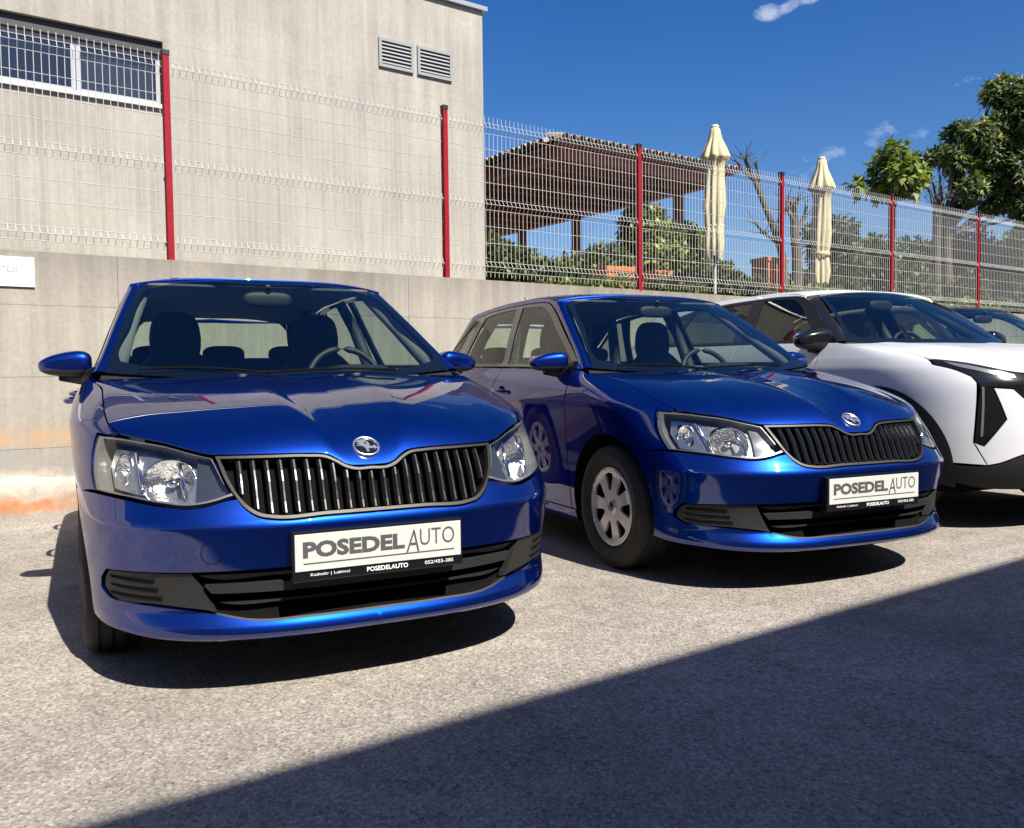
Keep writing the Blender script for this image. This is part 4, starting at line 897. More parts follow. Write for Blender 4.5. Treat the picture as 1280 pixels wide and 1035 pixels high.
def concrete_mat(name, base, streak=.12, stain=False, dirt_top=0, top=0):
    m = bpy.data.materials.new(name); m.use_nodes = True; n, b = nodes(m); L = n.links.new
    g = n.nodes.new('ShaderNodeNewGeometry')
    def noise(sc, vec=(1, 1, 1), det=5, rough=.6):
        mpn = n.nodes.new('ShaderNodeMapping'); mpn.inputs['Scale'].default_value = vec; L(g.outputs['Position'], mpn.inputs[0])
        z = n.nodes.new('ShaderNodeTexNoise'); z.inputs['Scale'].default_value = sc; z.inputs['Detail'].default_value = det; z.inputs['Roughness'].default_value = rough; L(mpn.outputs[0], z.inputs[0]); return z.outputs[0]
    def rng_(o, a, b_, c, d):
        r = n.nodes.new('ShaderNodeMapRange'); r.inputs[1].default_value = a; r.inputs[2].default_value = b_; r.inputs[3].default_value = c; r.inputs[4].default_value = d; L(o, r.inputs[0]); return r.outputs[0]
    def mul(a, b_):
        q = n.nodes.new('ShaderNodeMath'); q.operation = 'MULTIPLY'; L(a, q.inputs[0]); L(b_, q.inputs[1]); return q.outputs[0]
    k = mul(rng_(noise(9, (1, 1, .045), 6, .72), .3, .7, 1-streak, 1+streak), rng_(noise(1.1), .3, .7, .88, 1.1))
    k = mul(k, rng_(noise(28, det=6), .3, .7, .92, 1.07))
    sp = n.nodes.new('ShaderNodeSeparateXYZ'); L(g.outputs['Position'], sp.inputs[0])
    if dirt_top:  # grime washed down from the top edge
        a = n.nodes.new('ShaderNodeMath'); a.operation = 'MULTIPLY_ADD'; a.inputs[1].default_value = .9; L(noise(3.5, (1, 1, .05)), a.inputs[0]); L(sp.outputs[2], a.inputs[2])
        k = mul(k, rng_(a.outputs[0], top+.05, top+.62, 1.0, 1-dirt_top))
    sc = n.nodes.new('ShaderNodeVectorMath'); sc.operation = 'SCALE'; sc.inputs[0].default_value = base; L(k, sc.inputs['Scale']); col = sc.outputs[0]
    if stain:  # rust and lime bands low on the wall, with their own ragged shape
        for (z0, z1, c, amp) in ((.47, .60, (.42, .27, .15, 1), .75), (.10, .27, (.50, .46, .38, 1), .85), (.0, .10, (.40, .16, .055, 1), .9), (.30, .44, (.26, .25, .235, 1), .8)):
            nn = noise(4.0, (1, 1, 1.6), 6, .65)
            a = n.nodes.new('ShaderNodeMath'); a.operation = 'MULTIPLY_ADD'; a.inputs[1].default_value = .22; L(nn, a.inputs[0]); L(sp.outputs[2], a.inputs[2])
            lo = rng_(a.outputs[0], z0+.09, z0+.13, 0, 1); hi = rng_(a.outputs[0], z1+.09, z1+.15, 1, 0)
            mk = mul(mul(lo, hi), rng_(noise(6, (1, 1, .8), 6, .7), .38, .62, .15, amp))
            mx_ = n.nodes.new('ShaderNodeMixRGB'); L(mk, mx_.inputs[0]); L(col, mx_.inputs[1]); mx_.inputs[2].default_value = c; col = mx_.outputs[0]
    L(col, b.inputs['Base Color']); b.inputs['Roughness'].default_value = .9; b.inputs['Specular IOR Level'].default_value = .25
    bp = n.nodes.new('ShaderNodeBump'); bp.inputs['Strength'].default_value = .35; bp.inputs['Distance'].default_value = .008; L(noise(45, (1, 1, .6), 6, .7), bp.inputs['Height']); L(bp.outputs[0], b.inputs['Normal'])
    return m
gm = ground_mat()
mkg = MB().add([(-60, -60, 0), (90, -60, 0), (90, 120, 0), (-60, 120, 0)], [(0, 1, 2, 3)])
tag(mkg.build('ground', gm), kind='structure')
WY, WT = 7.04, 1.86
soil = mat('dry soil', (.16, .13, .09), .95, var=.4, vscale=3, bump=.6, bscale=20)
tag(MB().box((-40, WY+.26, .02), (85, 100, WT-.10)).build('terrace_ground', soil), kind='structure')
CONC = concrete_mat('cast concrete', (.315, .288, .245), .17, True, .38, WT)
wall = empty('retaining_wall', (0, WY, 0), 0, 'long grey cast concrete retaining wall with rust stains, behind the parked cars', 'wall')
MB().box((-38, .012, 0), (84, .25, WT-.004)).build('wall_core', CONC, wall)
zj = [0, .455, .967, 1.478, WT]; xj = [-38, -20] + [-10.9+2.47*k for k in range(30)] + [84]
for i in range(len(xj)-1):
    for j in range(4):
        x0, x1 = xj[i], xj[i+1]
        if x1 > 64.2 and j: pass
        dy = random.uniform(-.0025, .0025)
        V = MB().box((x0+.0012, dy, zj[j]+(.0012 if j else 0)), (x1-.0012, .03, zj[j+1]-.0012))
        V.build('concrete_panel', CONC, wall)

# rough poured footing along the wall foot
from mathutils import noise as mnoise
xf = np.concatenate([np.arange(-12, -2, .25), np.arange(-2, 14, .045), np.arange(14, 40, .25)]); P = []
for x in xf:
    a = mnoise.fractal(Vector((x*1.3, 3.1, 0)), 1, 2, 5); b = mnoise.fractal(Vector((x*3.7, 9.4, 0)), 1, 2, 4)
    zt = .245+.035*a+.012*b; o = .05+.02*a+.012*b
    col = [(x, .004, zt+.012), (x, -o*.45, zt+.004)]
    for f in (.85, .6, .35, .12, 0):
        k = mnoise.fractal(Vector((x*4, f*5, 1.7)), 1, 2, 4); col.append((x, -o*(1+.25*(1-f))-.010*k, zt*f))
    P.append(col)
grid('footing', np.array(P), CONC, wall)
# grit swept against the wall and scattered on the paving
V = []; F = []
for k in range(900):
    if k < 650: x, y = random.uniform(-2, 12), WY-.06-abs(random.gauss(0, .10))
    else: x, y = random.uniform(-1.5, 7), random.uniform(.8, 6.9)
    r = random.uniform(.003, .009) if k < 650 else random.uniform(.002, .005); i = len(V); a0 = random.random()*6
    V += [(x+r*math.cos(a0+2.1*q), y+r*math.sin(a0+2.1*q), .001) for q in range(3)]+[(x, y, r*1.1)]; F += [(i, i+1, i+3), (i+1, i+2, i+3), (i+2, i, i+3)]
tag(mkobj('grit', V, F, mat('grit', (.22, .19, .15), .9, var=.4, vscale=60)), 'fine stone grit lying along the wall foot and on the paving', 'grit', kind='stuff')

# ------------------------------------------------------------------ fence on the wall
RED = mat('red post paint', (.25, .006, .015), .65, spec=.2, var=.15, vscale=20)
WIRE = mat('white coated wire', (.47, .47, .45), .45)
CAPM = mat('black cap', (.012, .012, .012), .5)
fence = empty('wire_fence', (0, WY+.03, WT), 0, 'white welded wire fence with red posts on top of the concrete wall', 'fence')
X0P = 1.846
pmb = MB().box((-.024, -.03, -.02), (.024, .03, 1.575))
pm = pmb.build('post', RED, fence, bevel=.004); pm.location = (X0P-2.5*3, 0, 0)
cm = MB().box((-.028, -.034, 1.555), (.028, .034, 1.60)).build('post_cap', CAPM, pm, bevel=.006)
clips = []
for z in (.12, .62, 1.12, 1.5):
    clips.append(MB().box((-.031, -.002, z-.014), (.031, .026, z+.014)).build('clip', CAPM, pm))
NP = 16
posts = [pm]
for k in range(-2, NP-3):
    p = pm.copy(); COL.objects.link(p); p.location = (X0P+2.5*k, 0, 0); p.parent = fence
    for c in [cm]+clips:
        q = c.copy(); COL.objects.link(q); q.parent = p
# one panel: folded vertical wires plus horizontals
def fold(z):
    for zc_ in (.13, .73, 1.46):
        d = abs(z-zc_)
        if d < .05: return -.03*(1-d/.05)
    return 0
pn = MB(); zs_ = [.03, .08, .13, .18, .68, .73, .78, 1.41, 1.46, 1.51, 1.57]
def wire(pts, r=.0028):
    V = []; F = []
    for p in pts:
        for a in range(4): V.append((p[0]+r*math.cos(a*math.pi/2), p[1]+r*math.sin(a*math.pi/2), p[2]))
    for i in range(len(pts)-1):
        for a in range(4): F.append((i*4+a, i*4+(a+1) % 4, i*4+4+(a+1) % 4, i*4+4+a))
    F += [(3, 2, 1, 0), tuple(range(len(pts)*4-4, len(pts)*4))]
    pn.add(V, F)
for k in range(49): wire([(.05+.05*k, fold(z), z) for z in zs_])
for z in (.08, .13, .18, .36, .52, .68, .73, .78, .94, 1.10, 1.26, 1.41, 1.46, 1.51):
    y = fold(z)+.006; V = []; F = []
    for x in (.035, 2.465):
        for a in range(4): V.append((x, y+.0028*math.cos(a*math.pi/2), z+.0028*math.sin(a*math.pi/2)))
    pn.add(V, [(0, 1, 5, 4), (1, 2, 6, 5), (2, 3, 7, 6), (3, 0, 4, 7), (3, 2, 1, 0), (4, 5, 6, 7)])
p0 = pn.build('mesh_panel', WIRE, fence); p0.location = (X0P-7.5, -.012, 0); p0['kind'] = 'stuff'
for k in range(-2, NP-4):
    p = p0.copy(); COL.objects.link(p); p.location = (X0P+2.5*k, -.012, 0); p.parent = fence
# sign on the wall
sg = MB().box((-.62, WY-.014, 1.603), (.9, WY-.004, 1.812)).build('wall_sign', mat('sign white', (.64, .65, .66), .35))
tag(sg, 'white rectangular sign with grey lettering fixed high on the concrete wall', 'sign')
text_mesh('POSJETITELJI', mat('sign grey', (.22, .22, .23), .5), sg, -.10+.645, .79, 1.69, 1.742, WY-.0145)

# ------------------------------------------------------------------ building behind the wall
RENDER = concrete_mat('weathered render', (.325, .303, .260), .17, False)
BY = 9.2
bld = empty('flat_roofed_building', (-4, BY, 1.76), 0, 'tall cream rendered building behind the fence with streaked walls and a strip window', 'building')
def bpart(name, a, b, m, par, bevel=0):
    return MB().box((a[0]+4, a[1]-BY, a[2]-1.76), (b[0]+4, b[1]-BY, b[2]-1.76)).build(name, m, par, bevel=bevel)
wx0, wx1, wz0, wz1 = -6.2, 2.385, 3.655, 4.295
bpart('wall_below_window', (-18, BY, 1.76), (6.235, BY+.3, wz0), RENDER, bld)
bpart('wall_above_window', (-18, BY, wz1), (6.235, BY+.3, 5.46), RENDER, bld)
bpart('wall_beside_window', (wx1, BY, wz0+.001), (6.235, BY+.3, wz1-.001), RENDER, bld)
bpart('wall_end', (-18, BY, wz0+.001), (wx0, BY+.3, wz1-.001), RENDER, bld)
bpart('side_wall', (5.935, BY+.301, 1.76), (6.233, BY+9, 5.459), RENDER, bld)
bpart('rear_wall', (-18, BY+8.7, 1.76), (5.93, BY+9, 5.459), RENDER, bld)
bpart('roof_slab', (-18, BY+.302, 5.2), (5.93, BY+8.69, 5.4), RENDER, bld)
METALC = mat('coping metal', (.45, .46, .48), .35, .6)
bpart('roof_coping', (-18.05, BY-.05, 5.463), (6.285, BY+.36, 5.515), METALC, bld)
ALU = mat('window aluminium', (.34, .35, .36), .4)
BGLASS = glassmat('office glass', (.55, .58, .60), 1.52, .04)
SHADEFIT = mat('dark fittings and lintel shade', (.035, .035, .035), .6)  # near-black for dark fittings and the painted shade under the lintel
nwin = 5
bpart('lintel_shade', (wx0+.002, BY+.05, wz1-.115), (wx1-.002, BY+.12, wz1-.002), SHADEFIT, bld)  # dark strip standing in for the shade under the window lintel
bpart('window_sill', (wx0+.002, BY-.035, wz0-.03), (wx1-.002, BY+.14, wz0+.012), mat('sill stone', (.45, .44, .42), .7), bld)
xs_ = [1.603-1.56*k for k in range(0, 6)]
edges_ = [wx1-.01]+[x for x in xs_]
for k in range(5):
    x1, x0 = edges_[k], edges_[k+1]
    f = MB(); o = lambda x: x+4
    for a, b in (((x0+.003, wz0+.014), (x0+.043, wz1-.117)), ((x1-.043, wz0+.014), (x1-.003, wz1-.117))): f.box((a[0]+4, .09, a[1]-1.76), (b[0]+4, .14, b[1]-1.76))
    f.box((x0+.044+4, .092, wz0+.016-1.76), (x1-.044+4, .138, wz0+.07-1.76)); f.box((x0+.044+4, .092, wz1-.165-1.76), (x1-.044+4, .138, wz1-.119-1.76))
    wf = f.build('window', ALU, bld)
    MB().box((x0+.045+4, .11, wz0+.072-1.76), (x1-.045+4, .118, wz1-.167-1.76)).build('pane', BGLASS, wf)
    # roller blind partly down behind the pane
    if k != 1: MB().box((x0+.05+4, .150, wz0+.075-1.76+.12*(k % 2)), (x1-.05+4, .155, wz1-.13-1.76)).build('blind', mat('blind', (.20, .18, .145), .8), wf)
bpart('room_dark', (wx0, BY+.31, wz0-.2), (wx1+.2, BY+3.5, wz0-.15), SHADEFIT, bld)
VENTM = mat('vent grey', (.25, .255, .26), .5)
for (x0, x1, z0, z1) in ((4.79, 5.222, 4.525, 4.832), (5.30, 5.758, 4.525, 4.838)):
    v = bpart('vent', (x0, BY-.012, z0), (x1, BY-.004, z1), SHADEFIT, bld)
    for a, b in (((x0-.012, z0-.012), (x1+.012, z0+.022)), ((x0-.012, z1-.022), (x1+.012, z1+.012))): bpart('vent_frame', (a[0], BY-.03, a[1]), (b[0], BY-.002, b[1]), VENTM, v)
    for a, b in (((x0-.012, z0+.023), (x0+.022, z1-.023)), ((x1-.022, z0+.023), (x1+.012, z1-.023))): bpart('vent_frame', (a[0], BY-.029, a[1]), (b[0], BY-.002, b[1]), VENTM, v)
    for j in range(6):
        zc_ = z0+.046+j*(z1-z0-.08)/5.4
        T = Matrix.Translation((0, 0, 0))
        s = MB(); s.add([(x0+.023+4, -.028, zc_-.011-1.76), (x1-.023+4, -.028, zc_-.011-1.76), (x1-.023+4, -.016, zc_+.009-1.76), (x0+.023+4, -.016, zc_+.009-1.76),
                         (x0+.023+4, -.025, zc_-.014-1.76), (x1-.023+4, -.025, zc_-.014-1.76), (x1-.023+4, -.0135, zc_+.006-1.76), (x0+.023+4, -.0135, zc_+.006-1.76)], [(0, 1, 2, 3), (7, 6, 5, 4), (0, 4, 5, 1), (1, 5, 6, 2), (2, 6, 7, 3), (3, 7, 4, 0)])
        s.build('vent_slat', VENTM, v)

# ------------------------------------------------------------------ showroom behind the camera (its roof line throws the shade on the paving)
SH = 5.5; SY = 2.03-SH/math.tan(R(SUN_EL))
shop = empty('showroom_building', (0, SY, 0), 0, 'grey showroom building with tall dark windows whose roof shades the paving', 'building')
SHW = mat('panel cladding pale', (.62, .59, .53), .6)
MB().box((-40, -12, 3.6), (60, 0, SH)).build('fascia', SHW, shop)
MB().box((-40, -12, 0), (60, -.25, .35)).build('plinth', SHW, shop)
SGL = mat('showroom glass', (.02, .024, .028), .06, 0, 1)
for k in range(40):
    MB().box((-40+2.5*k+.05, -.2, .352), (-40+2.5*k+2.45, -.15, 3.598)).build('window', SGL, shop)
    MB().box((-40+2.5*k-.045, -.22, .352), (-40+2.5*k+.045, -.1, 3.598)).build('mullion', SHADEFIT, shop)

# ------------------------------------------------------------------ terrace garden beyond the fence
TZ = WT-.10
WOOD = mat('dark red stained wood', (.34, .105, .055), .6, var=.3, vscale=6, stretch=(1, 8, 8), bump=.3, bscale=30)
TILE = [mat('weathered roof tile %d' % i, c, .85, var=.25, vscale=14, bump=.4, bscale=40) for i, c in enumerate([(.30, .235, .18), (.24, .20, .165), (.34, .255, .19)])]
def canopy():
    c = empty('terrace_canopy', (0, 0, TZ), 0, 'wooden terrace canopy with weathered tile edge and dark red boards', 'canopy')
    x0, x1, y0, y1, z = 7.85, 11.35, 9.68, 16.7, 4.02-TZ
    W = lambda name, a, b, par=c: MB().box(a, b).build(name, WOOD, par, bevel=.006)
    W('beam', (x0, y0, z-.02), (x1, y0+.14, z+.13)); W('beam', (x0, y1-.14, z-.02), (x1, y1, z+.13))
    W('beam', (x0, y0+.142, z-.019), (x0+.14, y1-.142, z+.129)); W('beam', (x1-.14, y0+.142, z-.019), (x1, y1-.142, z+.129))
    for k in range(1, 12): W('rafter', (x0+.142, y0+.14+.56*k, z-.005), (x1-.142, y0+.22+.56*k, z+.128))
    for k in range(18):
        a = x0-.10+(x1-x0+.2)/18*k; W('ceiling_board', (a+.004, y0-.1, z+.132), (a+(x1-x0+.2)/18-.004, y1+.1, z+.155+.004*(k % 2)))
    # the post foot stands on the terrace
    for (px, py) in ((x1-.16, y0+.9), (x1-.16, 13.3), (x1-.16, 15.1), (x1-.16, 16.5), (x0+.5, 16.5)):
        W('post', (px-.07, py-.07, .0), (px+.07, py+.07, z-.021))
    # barrel tiles along the eaves
    V = []; F = []; n = 8
    for (yy, r) in ((0, .072), (.42, .058)):
        for i in range(n+1):
            a = math.pi*i/n; V.append((r*math.cos(a), yy, r*1.0*math.sin(a)))
    for i in range(n): F.append((i, i+1, n+2+i, n+1+i))
    me = bpy.data.meshes.new('roof_tile'); me.from_pydata(V, [], F); me.update()
    for p in me.polygons: p.use_smooth = True
    mats_me = []
    for t in TILE:
        q = me.copy(); q.materials.append(t); mats_me.append(q)
    def tile(x, y, zz, rz, pitch):
        o = bpy.data.objects.new('roof_tile', random.choice(mats_me)); COL.objects.link(o); o.parent = c; o.location = (x, y, zz+random.uniform(-.006, .006))
        o.rotation_euler = (pitch, random.uniform(-.03, .03), rz+random.uniform(-.03, .03))
    nx = 26
    for j in range(1):
        for k in range(nx): tile(x0-.12+(x1-x0+.24)*(k+.5)/nx, y0-.20+.36*j, z+.175+.115*j, 0, R(16))
    ny = 50
    for j in range(1):
        for k in range(ny): tile(x0-.20+.36*j, y0+.1+(y1-y0)*(k+.5)/ny, z+.17+.115*j, -math.pi/2, R(16))
    for j in range(1):
        for k in range(ny): tile(x1+.20-.36*j, y0+.1+(y1-y0)*(k+.5)/ny, z+.17+.115*j, math.pi/2, R(16))
    MB().add([(x0-.18, y0-.18, z+.165), (x1+.18, y0-.18, z+.165), (x1+.18, y1+.18, z+.165), (x0-.18, y1+.18, z+.165), ((x0+x1)/2, y0+1.75, z+.66), ((x0+x1)/2, y1-1.75, z+.66)],
             [(0, 1, 4), (1, 2, 5, 4), (2, 3, 5), (3, 0, 4, 5)]).build('roof_deck', TILE[1], c)
canopy()
# ------------------------------------------------------------------ closed parasols
CLOTH = mat('cream canvas', (.50, .44, .27), .85, bump=.3, bscale=60)
def parasol(x, y, ztop, zbot, label, tilt=0, seed=0):
    rs = random.Random(seed)
    root = empty('closed_parasol', (x, y, TZ), tilt, label, 'parasol', 'closed parasols on the terrace')
    zt, zb = ztop-TZ, zbot-TZ; H = zt-zb
    MB().tube([(0, 0, 0), (0, 0, zt)], .024, 10).build('pole', mat('parasol pole', (.25, .24, .22), .5), root, smooth=True)
    MB().box((-.35, -.35, 0), (.35, .35, .07)).build('base', mat('concrete base', (.3, .3, .3), .9), root, bevel=.02)
    nlob = 9; nu = 90; prof = [(0, .045), (.02, .075), (.05, .085), (.09, .10), (.17, .165), (.23, .205), (.245, .20), (.26, .15), (.33, .125), (.45, .135), (.6, .15), (.72, .13), (.76, .115), (.8, .125), (.9, .145), (1, .12)]
    ph = [rs.uniform(0, 6) for _ in range(3)]; P = []
    for k in range(nu):
        a = 2*math.pi*k/nu; row = []
        for t, r in prof:
            am = .32*min(1, t/.2); f = 1+am*(abs(math.sin(nlob/2*a+ph[0]+.8*t))-.62)+.18*math.sin(3*a+ph[1]+5*t)*t
            dx = .05*math.sin(4*t+ph[2])*t; row.append((r*f*math.cos(a)+dx, r*f*math.sin(a), zt-t*H+.03*math.sin(5*a+ph[1])*t))
        P.append(row)
    grid('canopy_fabric', np.array(P), CLOTH, root, flip=True, closeu=True)
    MB().lathe([(.0, zt+.03), (.05, zt+.028), (.06, zt+.01), (.06, zt-.01)], 20).build('vent_cap', CLOTH, root, smooth=True)
    MB().lathe([(.128, zt-.742*H), (.142, zt-.75*H), (.142, zt-.77*H), (.128, zt-.778*H)], 24).build('tie_strap', CLOTH, root, smooth=True)
parasol(10.31, 9.0, 4.62, 2.66, 'cream closed parasol standing beside the tiled canopy', .3, 3)
parasol(12.98, 9.0, 4.50, 2.40, 'cream closed parasol standing beside the bare pruned tree', 1.2, 5)

# ------------------------------------------------------------------ plants
LEAFM = {}
def leafmat(name, col):
    if name in LEAFM: return LEAFM[name]
    m = mat(name, col, .5, var=.3, vscale=2.5); n = m.node_tree; b = n.nodes['Principled BSDF']
    o = n.nodes['Material Output']; t = n.nodes.new('ShaderNodeBsdfTranslucent'); t.inputs[0].default_value = (col[0]*1.3, col[1]*1.5, col[2]*.6, 1)
    mxs = n.nodes.new('ShaderNodeMixShader'); mxs.inputs[0].default_value = .25; n.links.new(b.outputs[0], mxs.inputs[1]); n.links.new(t.outputs[0], mxs.inputs[2]); n.links.new(mxs.outputs[0], o.inputs[0])
    LEAFM[name] = m; return m
def leaf(V, F, FM, p, d, up, L, W_, mi, droop=.15):
    d = d.normalized(); s = d.cross(up)
    if s.length < 1e-3: s = Vector((1, 0, 0))
    s.normalize(); nrm = s.cross(d); k = len(V)
    m_ = p+d*L*.5+nrm*L*.05; e = p+d*L-nrm*L*droop
    V += [tuple(p), tuple(m_+s*W_/2-nrm*.01*L), tuple(e), tuple(m_-s*W_/2-nrm*.01*L), tuple(m_)]
    F += [(k, k+1, k+4), (k+1, k+2, k+4), (k+2, k+3, k+4), (k+3, k, k+4)]; FM += [mi]*4
def rnd_dir(): 
    v = Vector(rng.normal(size=3)); return v.normalized()
def crown_mesh(name, blobs, n, L, W_, mats_, parent, rosette=0, outward=.6, droop=.15):
    """leaf faces through the outer half of a set of ellipsoids; rosette > 0 groups them into whorls"""
    V = []; F = []; FM = []
    vol = np.array([b[1][0]*b[1][1]*b[1][2] for b in blobs])**(2/3); vol /= vol.sum()
    per = max(1, rosette)
    for b, f in zip(blobs, vol):
        c, r = Vector(b[0]), b[1]
        for _ in range(max(1, int(n*f/per))):
            d = rnd_dir(); t = random.uniform(.55, 1.05); q = c+Vector((d.x*r[0]*t, d.y*r[1]*t, d.z*r[2]*t))
            if rosette:
                ax = (d*outward+Vector((0, 0, .8))+rnd_dir()*.4).normalized(); a0 = random.uniform(0, 6.3); s1 = ax.orthogonal().normalized(); s2 = ax.cross(s1); mi = random.randrange(len(mats_))
                for k in range(rosette):
                    a = a0+2.4*k; el = .25+.75*random.random(); dd = (s1*math.cos(a)+s2*math.sin(a))*el+ax*(1.05-el)*.9
                    leaf(V, F, FM, q+ax*.01*k, dd, ax, L*random.uniform(.7, 1.15), W_*random.uniform(.8, 1.2), mi, droop)
            else:
                dd = (d*outward+rnd_dir()).normalized(); leaf(V, F, FM, q, dd, (Vector((0, 0, 1))+rnd_dir()*.6), L*random.uniform(.6, 1.2), W_*random.uniform(.7, 1.2), random.randrange(len(mats_)), droop)
    return mkobj(name, V, F, mats_[0], parent, mats=mats_[1:], fm=FM)
BARK = mat('grey bark', (.085, .07, .056), .95, var=.35, vscale=10, stretch=(3, 3, .6), bump=.8, bscale=18)
G1 = [leafmat('leaf dark', (.05, .075, .025)), leafmat('leaf mid', (.08, .11, .035)), leafmat('leaf olive', (.12, .125, .045))]
G2 = [leafmat('leaf bright', (.19, .23, .045)), leafmat('leaf lime', (.25, .26, .07)), leafmat('leaf mid', (.06, .095, .025))]
G3 = [leafmat('hedge dark', (.030, .05, .02)), leafmat('hedge mid', (.045, .07, .025))]
G4 = [leafmat('loquat mid', (.085, .125, .035)), leafmat('loquat dark', (.045, .072, .02)), leafmat('loquat yellow', (.19, .20, .06)), leafmat('loquat mid', (.085, .125, .035))]
def bush(x, y, z0, blobs, n, L, W_, mats_, label, cat='bush', group=None, name='garden_bush'):
    root = empty(name, (x, y, TZ), 0, label, cat, group)
    crown_mesh('foliage', [((b[0], b[1], b[2]), b[3]) for b in blobs], n, L, W_, mats_, root)
    s = MB()
    for b in blobs: s.tube([(b[0]*.3, b[1]*.3, 0), (b[0]*.8, b[1]*.8, b[2]*.6), (b[0], b[1], b[2]+b[3][2]*.3)], [.04, .03, .012], 6)
    s.build('stem', BARK, root, smooth=True)
    return root
def blobs_of(n, rx, ry, z0, z1, r, seed):
    q = random.Random(seed); return [(q.uniform(-rx, rx), q.uniform(-ry, ry), q.uniform(z0, z1), (r*q.uniform(.7, 1.2), r*q.uniform(.7, 1.1), r*q.uniform(.6, 1.0))) for _ in range(n)]
# hedge under the canopy, bright shrub, low plants and background greenery
bush(8.1, 10.4, TZ, blobs_of(18, 1.0, .4, .15, .95, .38, 1), 15000, .13, .075, G1, 'rounded dark green shrub growing under the tiled canopy')
bush(10.25, 9.9, TZ, blobs_of(10, .75, .4, .3, 1.55, .42, 2), 10000, .13, .075, G2, 'bright yellow green shrub behind the first cream parasol')
bush(12.0, 10.5, TZ, blobs_of(7, .8, .4, .2, .7, .40, 3), 7000, .14, .08, G1, 'low green shrub between the two cream parasols')
bush(16.5, 12.0, TZ, blobs_of(9, 1.8, .5, .2, .95, .55, 4), 9000, .18, .10, G1, 'low wide green shrub behind the broad leaved sapling')
bush(21.5, 12.5, TZ, blobs_of(26, 3.4, .6, .3, 2.5, .62, 5), 16000, .20, .12, G3+G1, 'wide dark green shrub around the big tree trunk')
bush(28.5, 13.5, TZ, blobs_of(22, 3.4, .8, .4, 2.9, .85, 6), 13000, .26, .15, G3, 'tall dark green shrub beyond the big tree')
for k, (x, y, h, rx) in enumerate(((7.5, 30, 1.8, 4), (16, 31, 2.2, 4.5), (25, 32, 2.2, 4.5), (34, 33, 2.4, 5), (44, 34, 3.0, 6), (54, 34, 4.0, 6))):
    bush(x, y, TZ, blobs_of(12, rx, 1.0, .4, h, 1.1, 20+k), 5000, .5, .32, G3, 'dark green background hedge clump far behind the terrace', 'hedge', 'hedge clumps far behind the terrace', 'hedge_clump')
def limb(m, p, d, L, r, depth, rs, spread=.55, cut=False):
    """a tapered branch that forks; cut leaves blunt knobs"""
    pts = [p]; rad = [r]; q = p
    for k in range(3):
        d = (d+Vector((rs.uniform(-1, 1), rs.uniform(-1, 1), rs.uniform(-.2, .7)))*.18).normalized(); q = q+d*L/3; pts.append(q); rad.append(r*(1-.13*(k+1)))
    m.tube(pts, rad, 7); ends = [(q, d)]
    if depth:
        ends = []
        for k in range(rs.choice((2, 2, 3))):
            dd = (d+Vector((rs.uniform(-1, 1), rs.uniform(-1, 1), rs.uniform(-.3, .6)))*spread).normalized(); ends += limb(m, q, dd, L*rs.uniform(.55, .8), r*.58, depth-1, rs, spread, cut)
    elif cut:
        for k in range(5):
            dd = (d+Vector((rs.uniform(-1, 1), rs.uniform(-1, 1), rs.uniform(-.2, .8)))*.9).normalized(); m.tube([q, q+dd*L*.35], [r*.28, .005], 5)
    return ends
def tree(name, x, y, label, h, r, lean, seed, leaves=None, depth=2, spread=.55, cut=False, bark=BARK, fork=1, blob=.4):
    rs = random.Random(seed); root = empty(name, (x, y, TZ), 0, label, 'tree'); m = MB(); ends = []
    top = Vector((lean[0]*h, lean[1]*h, h)); mid = top*.5+Vector((rs.uniform(-.08, .08), rs.uniform(-.08, .08), 0))
    m.tube([(0, 0, -.02), tuple(mid*.4), tuple(mid), tuple(top)], [r*1.25, r, r*.9, r*.78], 10)
    for k in range(fork):
        a = 2*math.pi*k/max(1, fork)+rs.uniform(-.4, .4); d = Vector((math.cos(a)*spread+lean[0], math.sin(a)*spread+lean[1], 1)).normalized()
        ends += limb(m, top, d, h*.55, r*.62, depth, rs, spread, cut)
    m.build('trunk', bark, root, smooth=True)
    if leaves:
        n, L, W_, mats_, ros, droop = leaves
        crown_mesh('crown', [((q.x, q.y, q.z), (blob*rs.uniform(.7, 1.2),)*3) for q, d in ends], n, L, W_, mats_, root, ros, droop=droop)
    return root
def at(u, v, D): return Vector((0, 0, .956))+(fw+rr*((u-640)/1090)+uu*((517.5-v)/1090))*D
def leafy_tree(name, base, D, blobs, label, n, L, W_, mats_, ros, droop, tr, trunk_top, outward=.6, inner=None):
    """crown clumps given where they show, all near one depth, joined to a trunk by limbs"""
    b0 = at(base[0], base[1], D); b0.z = TZ; root = empty(name, b0, 0, label, 'tree')
    rs = random.Random(len(label)); top = at(trunk_top[0], trunk_top[1], D)-b0; m = MB(); bl = []
    m.tube([(0, 0, -.02), tuple(top*.35+Vector((.05, 0, 0))), tuple(top*.7), tuple(top)], [tr*1.25, tr, tr*.9, tr*.85], 12)
    for (u, v, r, dd) in blobs:
        q = at(u, v, D+dd)-b0; rad = r/1090*D; bl.append(((q.x, q.y, q.z), (rad, rad, rad*.8)))
        st = top*rs.uniform(.75, 1); md = (st+q)*.5+Vector((0, 0, -.08)); m.tube([tuple(st), tuple(md), tuple(q)], [tr*.38, tr*.26, tr*.09], 7)
        for k in range(4): e = q+rnd_dir()*rad*.7; m.tube([tuple(md*.4+q*.6), tuple((q+e)*.5), tuple(e)], [tr*.12, tr*.08, .006], 5)
    m.build('trunk', BARK, root, smooth=True)
    crown_mesh('crown', bl, n, L, W_, mats_, root, ros, outward, droop)
    return root
